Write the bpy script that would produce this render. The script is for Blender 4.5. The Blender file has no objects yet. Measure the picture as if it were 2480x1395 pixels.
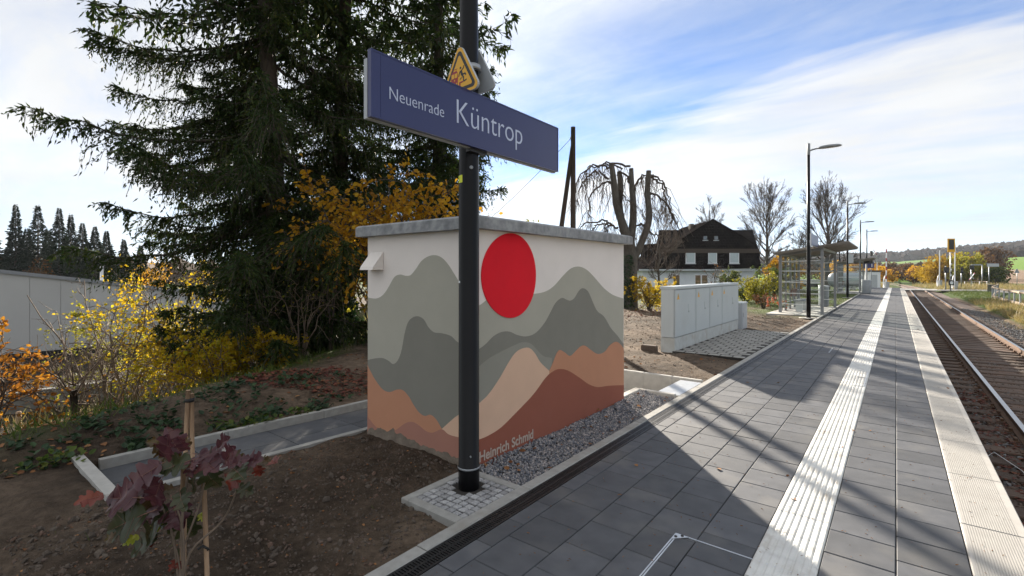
import bpy, bmesh, math, random
import numpy as np
from mathutils import Vector, Matrix

SC = bpy.context.scene
COL = SC.collection
R = math.radians

# ------------------------------------------------------------------ camera, sky, sun, exposure
EYE = 1.6                       # eye height above the platform paving (z = 0)
YAW = math.atan(930 / 1171)     # the lens points left of the platform's length (the +Y axis)
cam = bpy.data.cameras.new('camera')
cam.sensor_width = 36.0
cam.lens = 17.0
cam.shift_y = -37.5 / 2480
cam.clip_end = 8000
cam.clip_start = 0.05
camo = bpy.data.objects.new('camera', cam)
COL.objects.link(camo)
camo.location = (0, 0, EYE)
camo.rotation_euler = (R(90), 0, YAW)
SC.camera = camo

SUN_AZ = (-0.680, 0.733)        # horizontal direction towards the sun
SUN_EL = R(18.5)
world = bpy.data.worlds.new('World')
SC.world = world
world.use_nodes = True
wn, wl = world.node_tree.nodes, world.node_tree.links
wn.clear()
def wnode(t, **k):
    n = wn.new(t)
    for a, b in k.items():
        setattr(n, a, b)
    return n
def wmath(op, a, b=None, c=None):
    n = wnode('ShaderNodeMath', operation=op)
    for i, v in enumerate((a, b, c)):
        if v is None:
            continue
        if isinstance(v, (int, float)):
            n.inputs[i].default_value = v
        else:
            wl.new(v, n.inputs[i])
    return n.outputs[0]
sky = wnode('ShaderNodeTexSky', sky_type='NISHITA', sun_disc=False)
sky.sun_elevation = SUN_EL
sky.sun_rotation = math.atan2(SUN_AZ[0], SUN_AZ[1])
sky.air_density = 0.7
sky.altitude = 2500
sky.dust_density = 0.0
sky.ozone_density = 3.0
tc = wnode('ShaderNodeTexCoord')
sep = wnode('ShaderNodeSeparateXYZ')
wl.new(tc.outputs['Generated'], sep.inputs[0])
zz = wmath('MAXIMUM', wmath('ADD', sep.outputs[2], 0.12), 0.05)
px, py = wmath('DIVIDE', sep.outputs[0], zz), wmath('DIVIDE', sep.outputs[1], zz)
cmb = wnode('ShaderNodeCombineXYZ')
wl.new(px, cmb.inputs[0]); wl.new(py, cmb.inputs[1])
def wnoise(scale, rot, stretch, detail=6, rough=.55, off=0.0):
    m = wnode('ShaderNodeMapping')
    m.inputs['Rotation'].default_value = (0, 0, rot)
    m.inputs['Scale'].default_value = stretch
    m.inputs['Location'].default_value = (off, off * .7, 0)
    wl.new(cmb.outputs[0], m.inputs[0])
    n = wnode('ShaderNodeTexNoise')
    n.inputs['Scale'].default_value = scale
    n.inputs['Detail'].default_value = detail
    n.inputs['Roughness'].default_value = rough
    n.inputs['Distortion'].default_value = .6
    wl.new(m.outputs[0], n.inputs['Vector'])
    return n.outputs['Fac']
n1 = wnoise(1.1, R(14), (.55, 1.5, 1), off=3.0)
n2 = wnoise(3.2, R(14), (.45, 2.2, 1), off=7.3)
n3 = wnoise(.55, R(20), (.8, 1.6, 1), detail=3, off=1.2)
w0 = wmath('MULTIPLY_ADD', px, .25, py)
w1 = wmath('ADD', w0, wmath('MULTIPLY', wmath('SUBTRACT', n1, .5), .95))
w1 = wmath('ADD', w1, wmath('MULTIPLY', wmath('SUBTRACT', n2, .5), .3))
ramp = wnode('ShaderNodeValToRGB')
wl.new(wmath('MULTIPLY_ADD', w1, .1, .2), ramp.inputs[0])
def setramp(rm, stops):
    e = rm.color_ramp.elements
    while len(e) > 1:
        e.remove(e[-1])
    for i, (p, c) in enumerate(stops):
        el = e[0] if i == 0 else e.new(p)
        el.position = p
        el.color = c if len(c) == 4 else (*c, 1)
g = lambda v: (v, v, v, 1)
setramp(ramp, [(0, g(.92)), (.25, g(.90)), (.315, g(.60)), (.352, g(.22)), (.394, g(.16)), (.416, g(.8)), (.46, g(.98)),
               (.53, g(.78)), (.60, g(.80)), (.74, g(.70)), (.84, g(.86)), (1, g(.96))])
n5 = wnoise(2.3, R(8), (.7, 1.25, 1), detail=9, rough=.62, off=11.7)
dens = wmath('ADD', ramp.outputs[0], wmath('MULTIPLY', wmath('SUBTRACT', n2, .52), .5))
dens = wmath('ADD', dens, wmath('MULTIPLY', wmath('SUBTRACT', n5, .47), .9))
dn = wnode('ShaderNodeClamp'); wl.new(dens, dn.inputs[0])
# forward scattering: thin cloud glows round the sun
sd = (SUN_AZ[0] * math.cos(SUN_EL), SUN_AZ[1] * math.cos(SUN_EL), math.sin(SUN_EL))
dot = wnode('ShaderNodeVectorMath', operation='DOT_PRODUCT')
wl.new(tc.outputs['Generated'], dot.inputs[0]); dot.inputs[1].default_value = sd
glow = wmath('POWER', wmath('MAXIMUM', dot.outputs['Value'], 0.0), 14)
shade = wmath('MULTIPLY_ADD', wmath('SUBTRACT', n3, .5), .5, .95)
SKY_STRENGTH, CLOUD = 0.05, 0.205
cl = wmath('MULTIPLY', wmath('MULTIPLY_ADD', glow, .35, shade), CLOUD)
bg1, bg2 = wnode('ShaderNodeBackground'), wnode('ShaderNodeBackground')
wl.new(sky.outputs[0], bg1.inputs[0]); bg1.inputs[1].default_value = SKY_STRENGTH
cmx = wnode('ShaderNodeMix', data_type='RGBA')          # distant cloud and haze low over the land is bluer and dimmer
hz_ = wnode('ShaderNodeMapRange'); hz_.inputs[1].default_value = .015; hz_.inputs[2].default_value = .17; wl.new(sep.outputs[2], hz_.inputs[0])
wl.new(hz_.outputs[0], cmx.inputs[0]); cmx.inputs[6].default_value = (.60, .76, .86, 1); cmx.inputs[7].default_value = (.96, .98, 1.0, 1)
wl.new(cmx.outputs[2], bg2.inputs[0]); wl.new(cl, bg2.inputs[1])
mx = wnode('ShaderNodeMixShader')
wl.new(dn.outputs[0], mx.inputs[0]); wl.new(bg1.outputs[0], mx.inputs[1]); wl.new(bg2.outputs[0], mx.inputs[2])
wo = wnode('ShaderNodeOutputWorld'); wl.new(mx.outputs[0], wo.inputs[0])

sl = bpy.data.lights.new('sun', 'SUN')
sl.energy = 3.2
sl.angle = R(.8)
sl.color = (1, .90, .76)
so = bpy.data.objects.new('sun', sl)
COL.objects.link(so)
so.rotation_euler = Vector(sd).to_track_quat('Z', 'Y').to_euler()
so.location = (0, 0, 30)
SC.view_settings.view_transform = 'Standard'
SC.view_settings.look = 'None'
SC.view_settings.gamma = 1
SC.view_settings.exposure = 2.2
SC.render.engine = 'CYCLES'
SC.cycles.max_bounces = 8
SC.cycles.transparent_max_bounces = 12
SC.cycles.use_denoising = True

# ------------------------------------------------------------------ surveying helpers (photograph bearings -> metres)
CY, SY = math.cos(YAW), math.sin(YAW)
def at(u, v, d):
    """world point on the bearing u,v (surveyed off the photograph) at depth d metres"""
    xc = (u - 1240) / 1171 * d
    return Vector((xc * CY - d * SY, xc * SY + d * CY, EYE + (660 - v) / 1171 * d))
def gp(u, v, z=0.0):
    return at(u, v, 1171 * (EYE - z) / (v - 660))

# ------------------------------------------------------------------ materials
MATS = {}
def mat(name, c1, c2=None, scale=8.0, rough=.7, bump=0.0, bscale=60.0, metal=0.0, detail=5, contrast=(.3, .7), spec=.5,
        stretch=(1, 1, 1), per_obj=0.0, c3=None, s3=1.0, k3=(.5, .7), bdist=.01, coords='Position'):
    """surface with a procedural mottled colour (and an optional second stain), fine relief and per-piece variation"""
    m = bpy.data.materials.new(name)
    m.use_nodes = True
    nt = m.node_tree; N, L = nt.nodes, nt.links
    b = N['Principled BSDF']
    b.inputs['Roughness'].default_value = rough
    b.inputs['Metallic'].default_value = metal
    b.inputs['Specular IOR Level'].default_value = spec
    if coords == 'Position':
        vec = N.new('ShaderNodeNewGeometry').outputs['Position']
    else:
        vec = N.new('ShaderNodeTexCoord').outputs['Object']
    mp = N.new('ShaderNodeMapping'); mp.inputs['Scale'].default_value = stretch
    L.new(vec, mp.inputs[0]); vec = mp.outputs[0]
    def noise(s, d=detail):
        n = N.new('ShaderNodeTexNoise'); n.inputs['Scale'].default_value = s; n.inputs['Detail'].default_value = d
        L.new(vec, n.inputs['Vector']); return n.outputs['Fac']
    def rampf(src, a, z):
        r = N.new('ShaderNodeMapRange'); r.inputs[1].default_value = a; r.inputs[2].default_value = z
        L.new(src, r.inputs[0]); return r.outputs[0]
    def mixc(fac, a, z, mode='MIX'):
        x = N.new('ShaderNodeMix'); x.data_type = 'RGBA'; x.blend_type = mode
        for i, v in ((0, fac), (6, a), (7, z)):
            if hasattr(v, 'default_value') or hasattr(v, 'is_linked'):
                L.new(v, x.inputs[i])
            else:
                x.inputs[i].default_value = v if i == 0 else (*v, 1)
        return x.outputs[2]
    if c2 is None:
        c2 = tuple(min(1, v * .82) for v in c1)
    col = mixc(rampf(noise(scale), *contrast), c1, c2)
    if c3 is not None:
        col = mixc(rampf(noise(s3, 4), *k3), col, c3)
    if per_obj:
        oi = N.new('ShaderNodeObjectInfo')
        mr = N.new('ShaderNodeMapRange'); mr.inputs[3].default_value = 1 - per_obj; mr.inputs[4].default_value = 1 + per_obj
        L.new(oi.outputs['Random'], mr.inputs[0])
        hs = N.new('ShaderNodeHueSaturation'); L.new(mr.outputs[0], hs.inputs['Value']); L.new(col, hs.inputs['Color'])
        col = hs.outputs[0]
    L.new(col, b.inputs['Base Color'])
    if bump:
        bp = N.new('ShaderNodeBump'); bp.inputs['Strength'].default_value = bump; bp.inputs['Distance'].default_value = bdist
        L.new(noise(bscale, 6), bp.inputs['Height']); L.new(bp.outputs[0], b.inputs['Normal'])
    MATS[name] = m
    return m
def leafmat(name, c1, c2, trans=.45, scale=3.0, rough=.55, c3=None, spec=.3):
    """leaf: diffuse and translucent, tint drifting from clump to clump"""
    m = bpy.data.materials.new(name); m.use_nodes = True
    nt = m.node_tree; N, L = nt.nodes, nt.links
    b = N['Principled BSDF']; out = N['Material Output']
    b.inputs['Roughness'].default_value = rough; b.inputs['Specular IOR Level'].default_value = spec
    geo = N.new('ShaderNodeNewGeometry')
    n = N.new('ShaderNodeTexNoise'); n.inputs['Scale'].default_value = scale; n.inputs['Detail'].default_value = 3
    L.new(geo.outputs['Position'], n.inputs['Vector'])
    rr = N.new('ShaderNodeMath'); rr.operation = 'MULTIPLY_ADD'
    L.new(geo.outputs['Random Per Island'], rr.inputs[0]); rr.inputs[1].default_value = .7
    sb = N.new('ShaderNodeMath'); sb.operation = 'SUBTRACT'; L.new(n.outputs['Fac'], sb.inputs[0]); sb.inputs[1].default_value = .35
    L.new(sb.outputs[0], rr.inputs[2])
    r = N.new('ShaderNodeValToRGB')
    setramp(r, [(0, c1), (.55 if c3 else 1, c2)] + ([(1, c3)] if c3 else []))
    L.new(rr.outputs[0], r.inputs[0])
    col = r.outputs[0]
    L.new(col, b.inputs['Base Color'])
    t = N.new('ShaderNodeBsdfTranslucent'); L.new(col, t.inputs[0])
    mxs = N.new('ShaderNodeMixShader'); mxs.inputs[0].default_value = trans
    L.new(b.outputs[0], mxs.inputs[1]); L.new(t.outputs[0], mxs.inputs[2]); L.new(mxs.outputs[0], out.inputs[0])
    MATS[name] = m
    return m
def glassmat(name, tint=(.9, .95, .95), refl=.12):
    m = bpy.data.materials.new(name); m.use_nodes = True
    nt = m.node_tree; N, L = nt.nodes, nt.links
    out = N['Material Output']
    t = N.new('ShaderNodeBsdfTransparent'); t.inputs[0].default_value = (*tint, 1)
    gl = N.new('ShaderNodeBsdfGlossy'); gl.inputs['Roughness'].default_value = .03
    fr = N.new('ShaderNodeFresnel'); fr.inputs[0].default_value = 1.45
    ad = N.new('ShaderNodeMath'); ad.operation = 'MULTIPLY_ADD'; ad.inputs[1].default_value = .8; ad.inputs[2].default_value = refl * .3
    L.new(fr.outputs[0], ad.inputs[0])
    mxs = N.new('ShaderNodeMixShader'); L.new(ad.outputs[0], mxs.inputs[0])
    L.new(t.outputs[0], mxs.inputs[1]); L.new(gl.outputs[0], mxs.inputs[2]); L.new(mxs.outputs[0], out.inputs[0])
    MATS[name] = m
    return m

# ------------------------------------------------------------------ mesh helpers
class MB:
    """collects shapes and links them as ONE mesh object"""
    def __init__(s):
        s.V, s.F, s.n = [], [], 0
    def add(s, V, F, mi=0, smooth=False):
        V = np.asarray(V, float).reshape(-1, 3)
        if isinstance(F, np.ndarray):
            s.F.append((F + s.n, mi, smooth))
        else:
            by = {}
            for f in F:
                by.setdefault(len(f), []).append(f)
            for k, fs in by.items():
                s.F.append((np.array(fs, int) + s.n, mi, smooth))
        s.V.append(V); s.n += len(V)
        return s
    def box(s, x0, x1, y0, y1, z0, z1, mi=0):
        V = [(x, y, z) for z in (z0, z1) for x, y in ((x0, y0), (x1, y0), (x1, y1), (x0, y1))]
        return s.add(V, [(3, 2, 1, 0), (4, 5, 6, 7), (0, 1, 5, 4), (1, 2, 6, 5), (2, 3, 7, 6), (3, 0, 4, 7)], mi)
    def cbox(s, x0, x1, y0, y1, z0, z1, c=.004, mi=0, jig=0, rng=random):
        """block with chamfered upper edges"""
        t = [rng.uniform(-jig, jig) for _ in range(4)] if jig else [0] * 4
        o = ((x0, y0), (x1, y0), (x1, y1), (x0, y1)); i = ((x0 + c, y0 + c), (x1 - c, y0 + c), (x1 - c, y1 - c), (x0 + c, y1 - c))
        V = [(*p, z0) for p in o] + [(*p, z1 - c + t[k]) for k, p in enumerate(o)] + [(*p, z1 + t[k]) for k, p in enumerate(i)]
        F = [(3, 2, 1, 0), (8, 9, 10, 11)]
        for k in range(4):
            j = (k + 1) % 4
            F += [(k, j, 4 + j, 4 + k), (4 + k, 4 + j, 8 + j, 8 + k)]
        return s.add(V, F, mi)
    def bar(s, a, b, w, h, mi=0, up=(0, 0, 1)):
        """rectangular bar from a to b"""
        a, b = Vector(a), Vector(b); d = (b - a).normalized(); up = Vector(up)
        x = d.cross(up)
        x = x.normalized() if x.length > 1e-4 else Vector((1, 0, 0)); z = x.cross(d).normalized()
        V = []
        for p in (a, b):
            for sx, sz in ((-1, -1), (1, -1), (1, 1), (-1, 1)):
                V.append(p + x * (sx * w / 2) + z * (sz * h / 2))
        return s.add([tuple(q) for q in V], [(0, 1, 2, 3), (7, 6, 5, 4), (0, 4, 5, 1), (1, 5, 6, 2), (2, 6, 7, 3), (3, 7, 4, 0)], mi)
    def tube(s, pts, rad, n=8, mi=0, cap=True, smooth=True):
        P = np.array([tuple(p) for p in pts], float); m = len(P)
        rad = np.full(m, rad, float) if np.isscalar(rad) else np.asarray(rad, float)
        T = np.gradient(P, axis=0); T /= np.linalg.norm(T, axis=1)[:, None] + 1e-12
        ref = np.array([0, 0, 1.]) if abs(T[0][2]) < .9 else np.array([1., 0, 0])
        A = np.cross(T, ref); ln = np.linalg.norm(A, axis=1)
        A[ln < 1e-3] = (1, 0, 0); A /= np.linalg.norm(A, axis=1)[:, None]
        B = np.cross(T, A)
        th = np.arange(n) * 2 * math.pi / n
        V = P[:, None] + rad[:, None, None] * (np.cos(th)[None, :, None] * A[:, None] + np.sin(th)[None, :, None] * B[:, None])
        i = np.arange(m - 1)[:, None] * n; k = np.arange(n)[None]; k2 = (k + 1) % n
        F = np.stack([i + k, i + k2, i + n + k2, i + n + k], -1).reshape(-1, 4)
        base = s.n
        s.add(V.reshape(-1, 3), F, mi, smooth)
        if cap:
            s.F.append((np.arange(n)[None] + base, mi, False))
            s.F.append((np.arange(n)[None, ::-1] + base + (m - 1) * n, mi, False))
        return s
    def lathe(s, prof, c=(0, 0, 0), n=24, mi=0, smooth=True):
        prof = np.array(prof, float); m = len(prof); th = np.arange(n) * 2 * math.pi / n
        V = np.stack([prof[:, None, 0] * np.cos(th) + c[0], prof[:, None, 0] * np.sin(th) + c[1], np.repeat(prof[:, 1:2], n, 1) + c[2]], -1)
        i = np.arange(m - 1)[:, None] * n; k = np.arange(n)[None]; k2 = (k + 1) % n
        s.add(V.reshape(-1, 3), np.stack([i + k, i + k2, i + n + k2, i + n + k], -1).reshape(-1, 4), mi, smooth)
        s.F.append((np.arange(n)[None, ::-1] + s.n - m * n, mi, False)); s.F.append((np.arange(n)[None] + s.n - n, mi, False))
        return s
    def prism(s, poly, fn, mi=0):
        """closed outline poly [(a,b)] given thickness: fn(a,b,t) -> xyz for t in 0,1"""
        n = len(poly)
        V = [fn(a, b, 0) for a, b in poly] + [fn(a, b, 1) for a, b in poly]
        return s.add(V, [tuple(range(n - 1, -1, -1)), tuple(range(n, 2 * n))] + [(k, (k + 1) % n, n + (k + 1) % n, n + k) for k in range(n)], mi)
    def mesh(s, name):
        V = np.concatenate(s.V); me = bpy.data.meshes.new(name)
        me.vertices.add(len(V)); me.vertices.foreach_set('co', V.ravel())
        tot = sum(f.size for f, _, _ in s.F); nf = sum(len(f) for f, _, _ in s.F)
        me.loops.add(tot); me.polygons.add(nf)
        me.loops.foreach_set('vertex_index', np.concatenate([f.ravel() for f, _, _ in s.F]).astype(np.int32))
        size = np.concatenate([np.full(len(f), f.shape[1]) for f, _, _ in s.F])
        me.polygons.foreach_set('loop_start', np.concatenate([[0], np.cumsum(size)[:-1]]).astype(np.int32))
        me.polygons.foreach_set('material_index', np.concatenate([np.full(len(f), mi) for f, mi, _ in s.F]).astype(np.int32))
        me.polygons.foreach_set('use_smooth', np.concatenate([np.full(len(f), sm) for f, _, sm in s.F]).astype(bool))
        me.update(calc_edges=True)
        return me
    def build(s, name, mats, parent=None, **k):
        me = s.mesh(name)
        for m in ([mats] if isinstance(mats, str) else mats):
            me.materials.append(MATS[m])
        return obj(name, me, parent, **k)
def obj(name, me, parent=None, loc=None, rz=0, label=None, cat=None, group=None, kind=None):
    o = bpy.data.objects.new(name, me); COL.objects.link(o)
    if parent: o.parent = parent
    if loc is not None: o.location = loc
    if rz: o.rotation_euler = (0, 0, rz)
    return tag(o, label, cat, group, kind)
def tag(o, label=None, cat=None, group=None, kind=None):
    for a, b in (('label', label), ('category', cat), ('group', group), ('kind', kind)):
        if b: o[a] = b
    return o
def thing(name, loc, label, cat, rz=0, group=None):
    """an Empty at the thing's base that parents its parts"""
    o = bpy.data.objects.new(name, None); COL.objects.link(o)
    o.location = loc; o.rotation_euler = (0, 0, rz); o.empty_display_size = .2
    return tag(o, label, cat, group)
def dup(o, parent=None, loc=None, rz=None, label=None):
    """a copy of a thing with copies of its parts and sub-parts"""
    c = o.copy(); COL.objects.link(c); c.parent = parent
    if loc is not None: c.location = loc
    if rz is not None: c.rotation_euler = (0, 0, rz)
    if label: c['label'] = label
    for ch in list(o.children): dup(ch, c)
    return c
def text(name, body, size, loc, rot, m, parent=None, ext=.001, offset=0.0, align='LEFT', sx=1.0, **k):
    cu = bpy.data.curves.new(name, 'FONT'); cu.body = body; cu.size = size; cu.extrude = ext; cu.offset = offset; cu.align_x = align
    cu.materials.append(MATS[m])
    tmp = bpy.data.objects.new(name, cu); COL.objects.link(tmp)
    me = bpy.data.meshes.new_from_object(tmp.evaluated_get(bpy.context.evaluated_depsgraph_get()))
    bpy.data.objects.remove(tmp); bpy.data.curves.remove(cu)
    o = bpy.data.objects.new(name, me); COL.objects.link(o)
    o.location = loc; o.rotation_euler = rot; o.scale = (sx, 1, 1)
    if parent: o.parent = parent
    return tag(o, **k)
def smoothcurve(pts, k=5):
    """Catmull-Rom through the points"""
    P = [pts[0]] + list(pts) + [pts[-1]]; out = []
    for i in range(1, len(P) - 2):
        a, b, c, d = (np.array(P[i + j], float) for j in (-1, 0, 1, 2))
        for t in np.arange(k) / k:
            out.append(tuple(.5 * (2 * b + (c - a) * t + (2 * a - 5 * b + 4 * c - d) * t * t + (3 * b - a - 3 * c + d) * t ** 3)))
    return out + [tuple(pts[-1])]
# value noise
_rs = np.random.RandomState(7); _tab = _rs.rand(256, 256)
def vnoise(x, y):
    xi, yi = np.floor(x).astype(int), np.floor(y).astype(int); fx, fy = x - xi, y - yi
    fx, fy = fx * fx * (3 - 2 * fx), fy * fy * (3 - 2 * fy); t = lambda a, b: _tab[a & 255, b & 255]
    return (t(xi, yi) * (1 - fx) + t(xi + 1, yi) * fx) * (1 - fy) + (t(xi, yi + 1) * (1 - fx) + t(xi + 1, yi + 1) * fx) * fy
def fbm(x, y, o=4):
    return sum(vnoise(x * 2 ** i + 17.3 * i, y * 2 ** i + 9.1 * i) * .5 ** i for i in range(o)) - 1 + .5 ** o
def sstep(a, b, x):
    t = np.clip((x - a) / (b - a), 0, 1); return t * t * (3 - 2 * t)
# scatter: copies of a small template, given positions, a frame and a size each, as one mesh
def scatter(mb, TV, TF, pos, X, Y, Z, size, mi=0, smooth=False):
    TV = np.asarray(TV, float); TF = np.asarray(TF, int); n, m = len(pos), len(TV)
    size = np.asarray(size, float)
    if size.ndim == 1: size = np.repeat(size[:, None], 3, 1)
    V = pos[:, None] + TV[None, :, 0:1] * (X * size[:, 0:1])[:, None] + TV[None, :, 1:2] * (Y * size[:, 1:2])[:, None] + TV[None, :, 2:3] * (Z * size[:, 2:3])[:, None]
    F = (TF[None] + (np.arange(n) * m)[:, None, None]).reshape(-1, TF.shape[1])
    return mb.add(V.reshape(-1, 3), F, mi, smooth)
def nrm(a):
    return a / (np.linalg.norm(a, axis=-1, keepdims=True) + 1e-9)
def frames(d, rs):
    """random frames whose Y axis is d"""
    Yv = nrm(d); r = nrm(rs.normal(size=d.shape)); Xv = nrm(np.cross(Yv, r)); return Xv, Yv, np.cross(Xv, Yv)
LEAF_V = [(0, 0, 0), (-.32, .3, .08), (-.26, .7, .06), (0, 1, -.04), (.26, .7, .06), (.32, .3, .08)]
LEAF_F = [(0, 3, 2, 1), (0, 5, 4, 3)]
SHOOT_V = [(0, 0, 0), (-.5, .45, 0), (0, 1, 0), (.5, .45, 0), (0, 0, 0), (0, .45, -.5), (0, 1, 0), (0, .45, .5)]
SHOOT_F = [(0, 3, 2, 1), (4, 7, 6, 5)]
_t = (1 + 5 ** .5) / 2
ICO_V = nrm(np.array([(-1, _t, 0), (1, _t, 0), (-1, -_t, 0), (1, -_t, 0), (0, -1, _t), (0, 1, _t), (0, -1, -_t), (0, 1, -_t), (_t, 0, -1), (_t, 0, 1), (-_t, 0, -1), (-_t, 0, 1)]))
ICO_F = np.array([(0, 11, 5), (0, 5, 1), (0, 1, 7), (0, 7, 10), (0, 10, 11), (1, 5, 9), (5, 11, 4), (11, 10, 2), (10, 7, 6), (7, 1, 8), (3, 9, 4), (3, 4, 2), (3, 2, 6), (3, 6, 8), (3, 8, 9), (4, 9, 5), (2, 4, 11), (6, 2, 10), (8, 6, 7), (9, 8, 1)])
OCT_V = np.array([(1, 0, 0), (-1, 0, 0), (0, 1, 0), (0, -1, 0), (0, 0, 1), (0, 0, -1.)])
OCT_F = np.array([(0, 2, 4), (2, 1, 4), (1, 3, 4), (3, 0, 4), (2, 0, 5), (1, 2, 5), (3, 1, 5), (0, 3, 5)])
def stones(mb, pos, size, rs, mis=(0,), flat=.6, rough_=True):
    """angular pebbles"""
    pos = np.asarray(pos); k = rs.randint(0, len(mis), len(pos))
    for q, mi in enumerate(mis):
        p = pos[k == q]
        if not len(p): continue
        tv, tf = (ICO_V * rs.uniform(.62, 1.15, (12, 1)), ICO_F) if rough_ else (OCT_V * rs.uniform(.7, 1.3, (6, 1)), OCT_F)
        d = nrm(rs.normal(size=(len(p), 3))); X, Y, Z = frames(d, rs)
        sz = np.asarray(size)[k == q] if not np.isscalar(size) else np.full(len(p), size)
        sz = sz[:, None] * np.stack([rs.uniform(.7, 1.3, len(p)), rs.uniform(.8, 1.4, len(p)), rs.uniform(flat * .7, flat * 1.3, len(p))], 1)
        scatter(mb, tv, tf, p, X, Y, Z, sz, mi)

# ------------------------------------------------------------------ palette
mat('concrete', (.46, .45, .42), (.36, .35, .33), 9, .85, .25, 90, c3=(.28, .26, .23), s3=2.3, k3=(.55, .8), per_obj=.06)
mat('kerb_concrete', (.35, .345, .325), (.27, .265, .25), 14, .85, .3, 160, c3=(.22, .20, .17), s3=3.1, k3=(.56, .85), per_obj=.08, bdist=.004)
mat('slab', (.096, .100, .111), (.068, .072, .081), 7, .7, .35, 240, c3=(.145, .142, .138), s3=2.2, k3=(.52, .78), per_obj=.17, bdist=.003, spec=.4)
mat('joint_sand', (.04, .035, .03), (.022, .02, .018), 30, .95, .5, 120)
mat('tactile', (.66, .66, .63), (.56, .56, .54), 11, .6, .2, 200, c3=(.40, .37, .32), s3=6, k3=(.52, .8), per_obj=.08, bdist=.003)
mat('drain_iron', (.022, .023, .026), (.035, .035, .036), 30, .45, .2, 200, metal=.5)
mat('granite', (.40, .40, .40), (.25, .25, .26), 60, .75, .6, 120, per_obj=.2, bdist=.006)
mat('soil_path', (.11, .085, .065), (.07, .055, .043), 6, .95, .8, 45)
mat('pole_paint', (.004, .004, .005), (.006, .006, .007), 3, .34, .04, 350, spec=.22, bdist=.002)
mat('galvanised', (.42, .44, .46), (.34, .36, .38), 12, .45, .1, 120, metal=.7)
mat('steel_plate', (.62, .64, .66), (.52, .54, .56), 10, .38, .1, 90, metal=.6)
mat('sign_blue', (.037, .046, .150), (.034, .042, .138), 2, .32, 0, spec=.5)
mat('sign_white', (.80, .82, .85), (.76, .78, .82), 5, .4)
mat('sign_letter', (.60, .67, .86), (.57, .64, .83), 5, .4)
mat('old_concrete', (.24, .235, .22), (.17, .165, .155), 5, .9, .3, 60)
mat('grey_paint', (.46, .49, .52), (.42, .45, .48), 4, .5)
mat('mast_grey', (.30, .32, .34), (.26, .28, .30), 6, .5, metal=.3)
mat('sign_yellow', (.80, .42, .008), (.76, .39, .008), 4, .38)
mat('sign_black', (.018, .018, .02), (.024, .024, .026), 5, .5)
mat('sign_red', (.33, .025, .03), (.30, .02, .03), 6, .5)
mat('sticker_yellow', (.75, .80, .03), (.70, .75, .03), 6, .5)
mat('chalk_yellow', (.55, .48, .06), (.30, .28, .15), 90, .9, contrast=(.45, .6))
mat('render_cream', (.85, .79, .745), (.80, .745, .70), 3, .9, .45, 150, c3=(.66, .62, .58), s3=1.1, k3=(.62, .9), bdist=.003)
mat('roof_concrete', (.38, .39, .40), (.22, .23, .245), 16, .85, .5, 60, c3=(.17, .18, .19), s3=6, k3=(.5, .75), bdist=.006)
mat('steel_rail', (.36, .35, .34), (.28, .27, .26), 20, .28, 0, metal=.95)
mat('rust', (.16, .085, .045), (.085, .05, .032), 14, .85, .4, 60)
mat('sleeper_wood', (.13, .085, .06), (.065, .045, .034), 9, .9, .6, 40, stretch=(.4, 6, 6), per_obj=.25)
mat('stone_a', (.30, .295, .30), (.18, .18, .19), 70, .8)
mat('stone_b', (.46, .42, .40), (.30, .27, .26), 70, .8)
mat('stone_c', (.16, .17, .20), (.10, .11, .13), 70, .8)
mat('ballast_a', (.15, .14, .135), (.09, .085, .08), 40, .9, c3=(.13, .07, .045), s3=2, k3=(.45, .7))
mat('ballast_b', (.13, .095, .075), (.08, .058, .045), 40, .9, c3=(.15, .08, .05), s3=2, k3=(.45, .7))
mat('ballast_c', (.20, .20, .20), (.14, .14, .145), 40, .9)
mat('wood_stake', (.48, .32, .20), (.36, .23, .14), 20, .8, .3, 60, stretch=(6, 6, .6))
mat('wood_rail', (.40, .31, .22), (.26, .20, .15), 14, .85, .4, 50, stretch=(1, 1, 4))
mat('wood_dark', (.075, .055, .042), (.045, .034, .027), 10, .9, .5, 40, stretch=(8, 8, .6))
mat('bark', (.085, .066, .052), (.045, .036, .03), 12, .95, .9, 18, stretch=(3, 3, .7), bdist=.03)
mat('bark_grey', (.125, .115, .10), (.07, .062, .055), 9, .95, .6, 22, stretch=(2, 2, .6), bdist=.02)
mat('twig', (.10, .075, .058), (.06, .046, .038), 6, .9)
mat('twig_pale', (.22, .165, .12), (.13, .095, .07), 6, .85)
mat('cabinet', (.52, .565, .58), (.49, .535, .55), 2, .5, .05, 200, bdist=.002, c3=(.44, .47, .47), s3=1.2, k3=(.6, .9))
mat('cabinet_plinth', (.53, .55, .54), (.44, .45, .43), 6, .7, .1, 100, c3=(.38, .34, .29), s3=5, k3=(.55, .8))
mat('rubber', (.015, .015, .016), (.03, .028, .026), 20, .7)
mat('asphalt', (.16, .155, .15), (.12, .118, .115), 4, .9, .3, 80)
mat('hall_panel', (.55, .54, .52), (.52, .51, .49), 1.2, .55, per_obj=.03)
mat('hall_trim', (.30, .31, .33), None, 4, .5)
mat('hall_foot_dark', (.02, .018, .016), (.03, .027, .024), 3, .9)
mat('shelter_grey', (.27, .28, .29), (.23, .24, .25), 8, .45, metal=.4)
mat('shelter_roof', (.30, .28, .25), (.24, .22, .20), 6, .6, metal=.2)
mat('frosted', (.70, .72, .72), (.66, .68, .68), 6, .5)
mat('bench_wood', (.20, .095, .06), (.13, .065, .045), 12, .6)
mat('orange_leaf', (.62, .16, .05), (.45, .10, .04), 20, .7)
glassmat('glass', (.86, .90, .90))
glassmat('window_glass', (.30, .34, .36), refl=.5)
leafmat('needles', (.013, .026, .008, 1), (.030, .054, .013, 1), .32, 1.6, c3=(.075, .080, .018, 1), spec=.15)
leafmat('needles_far', (.012, .022, .012, 1), (.02, .034, .016, 1), .15, .3)
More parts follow.
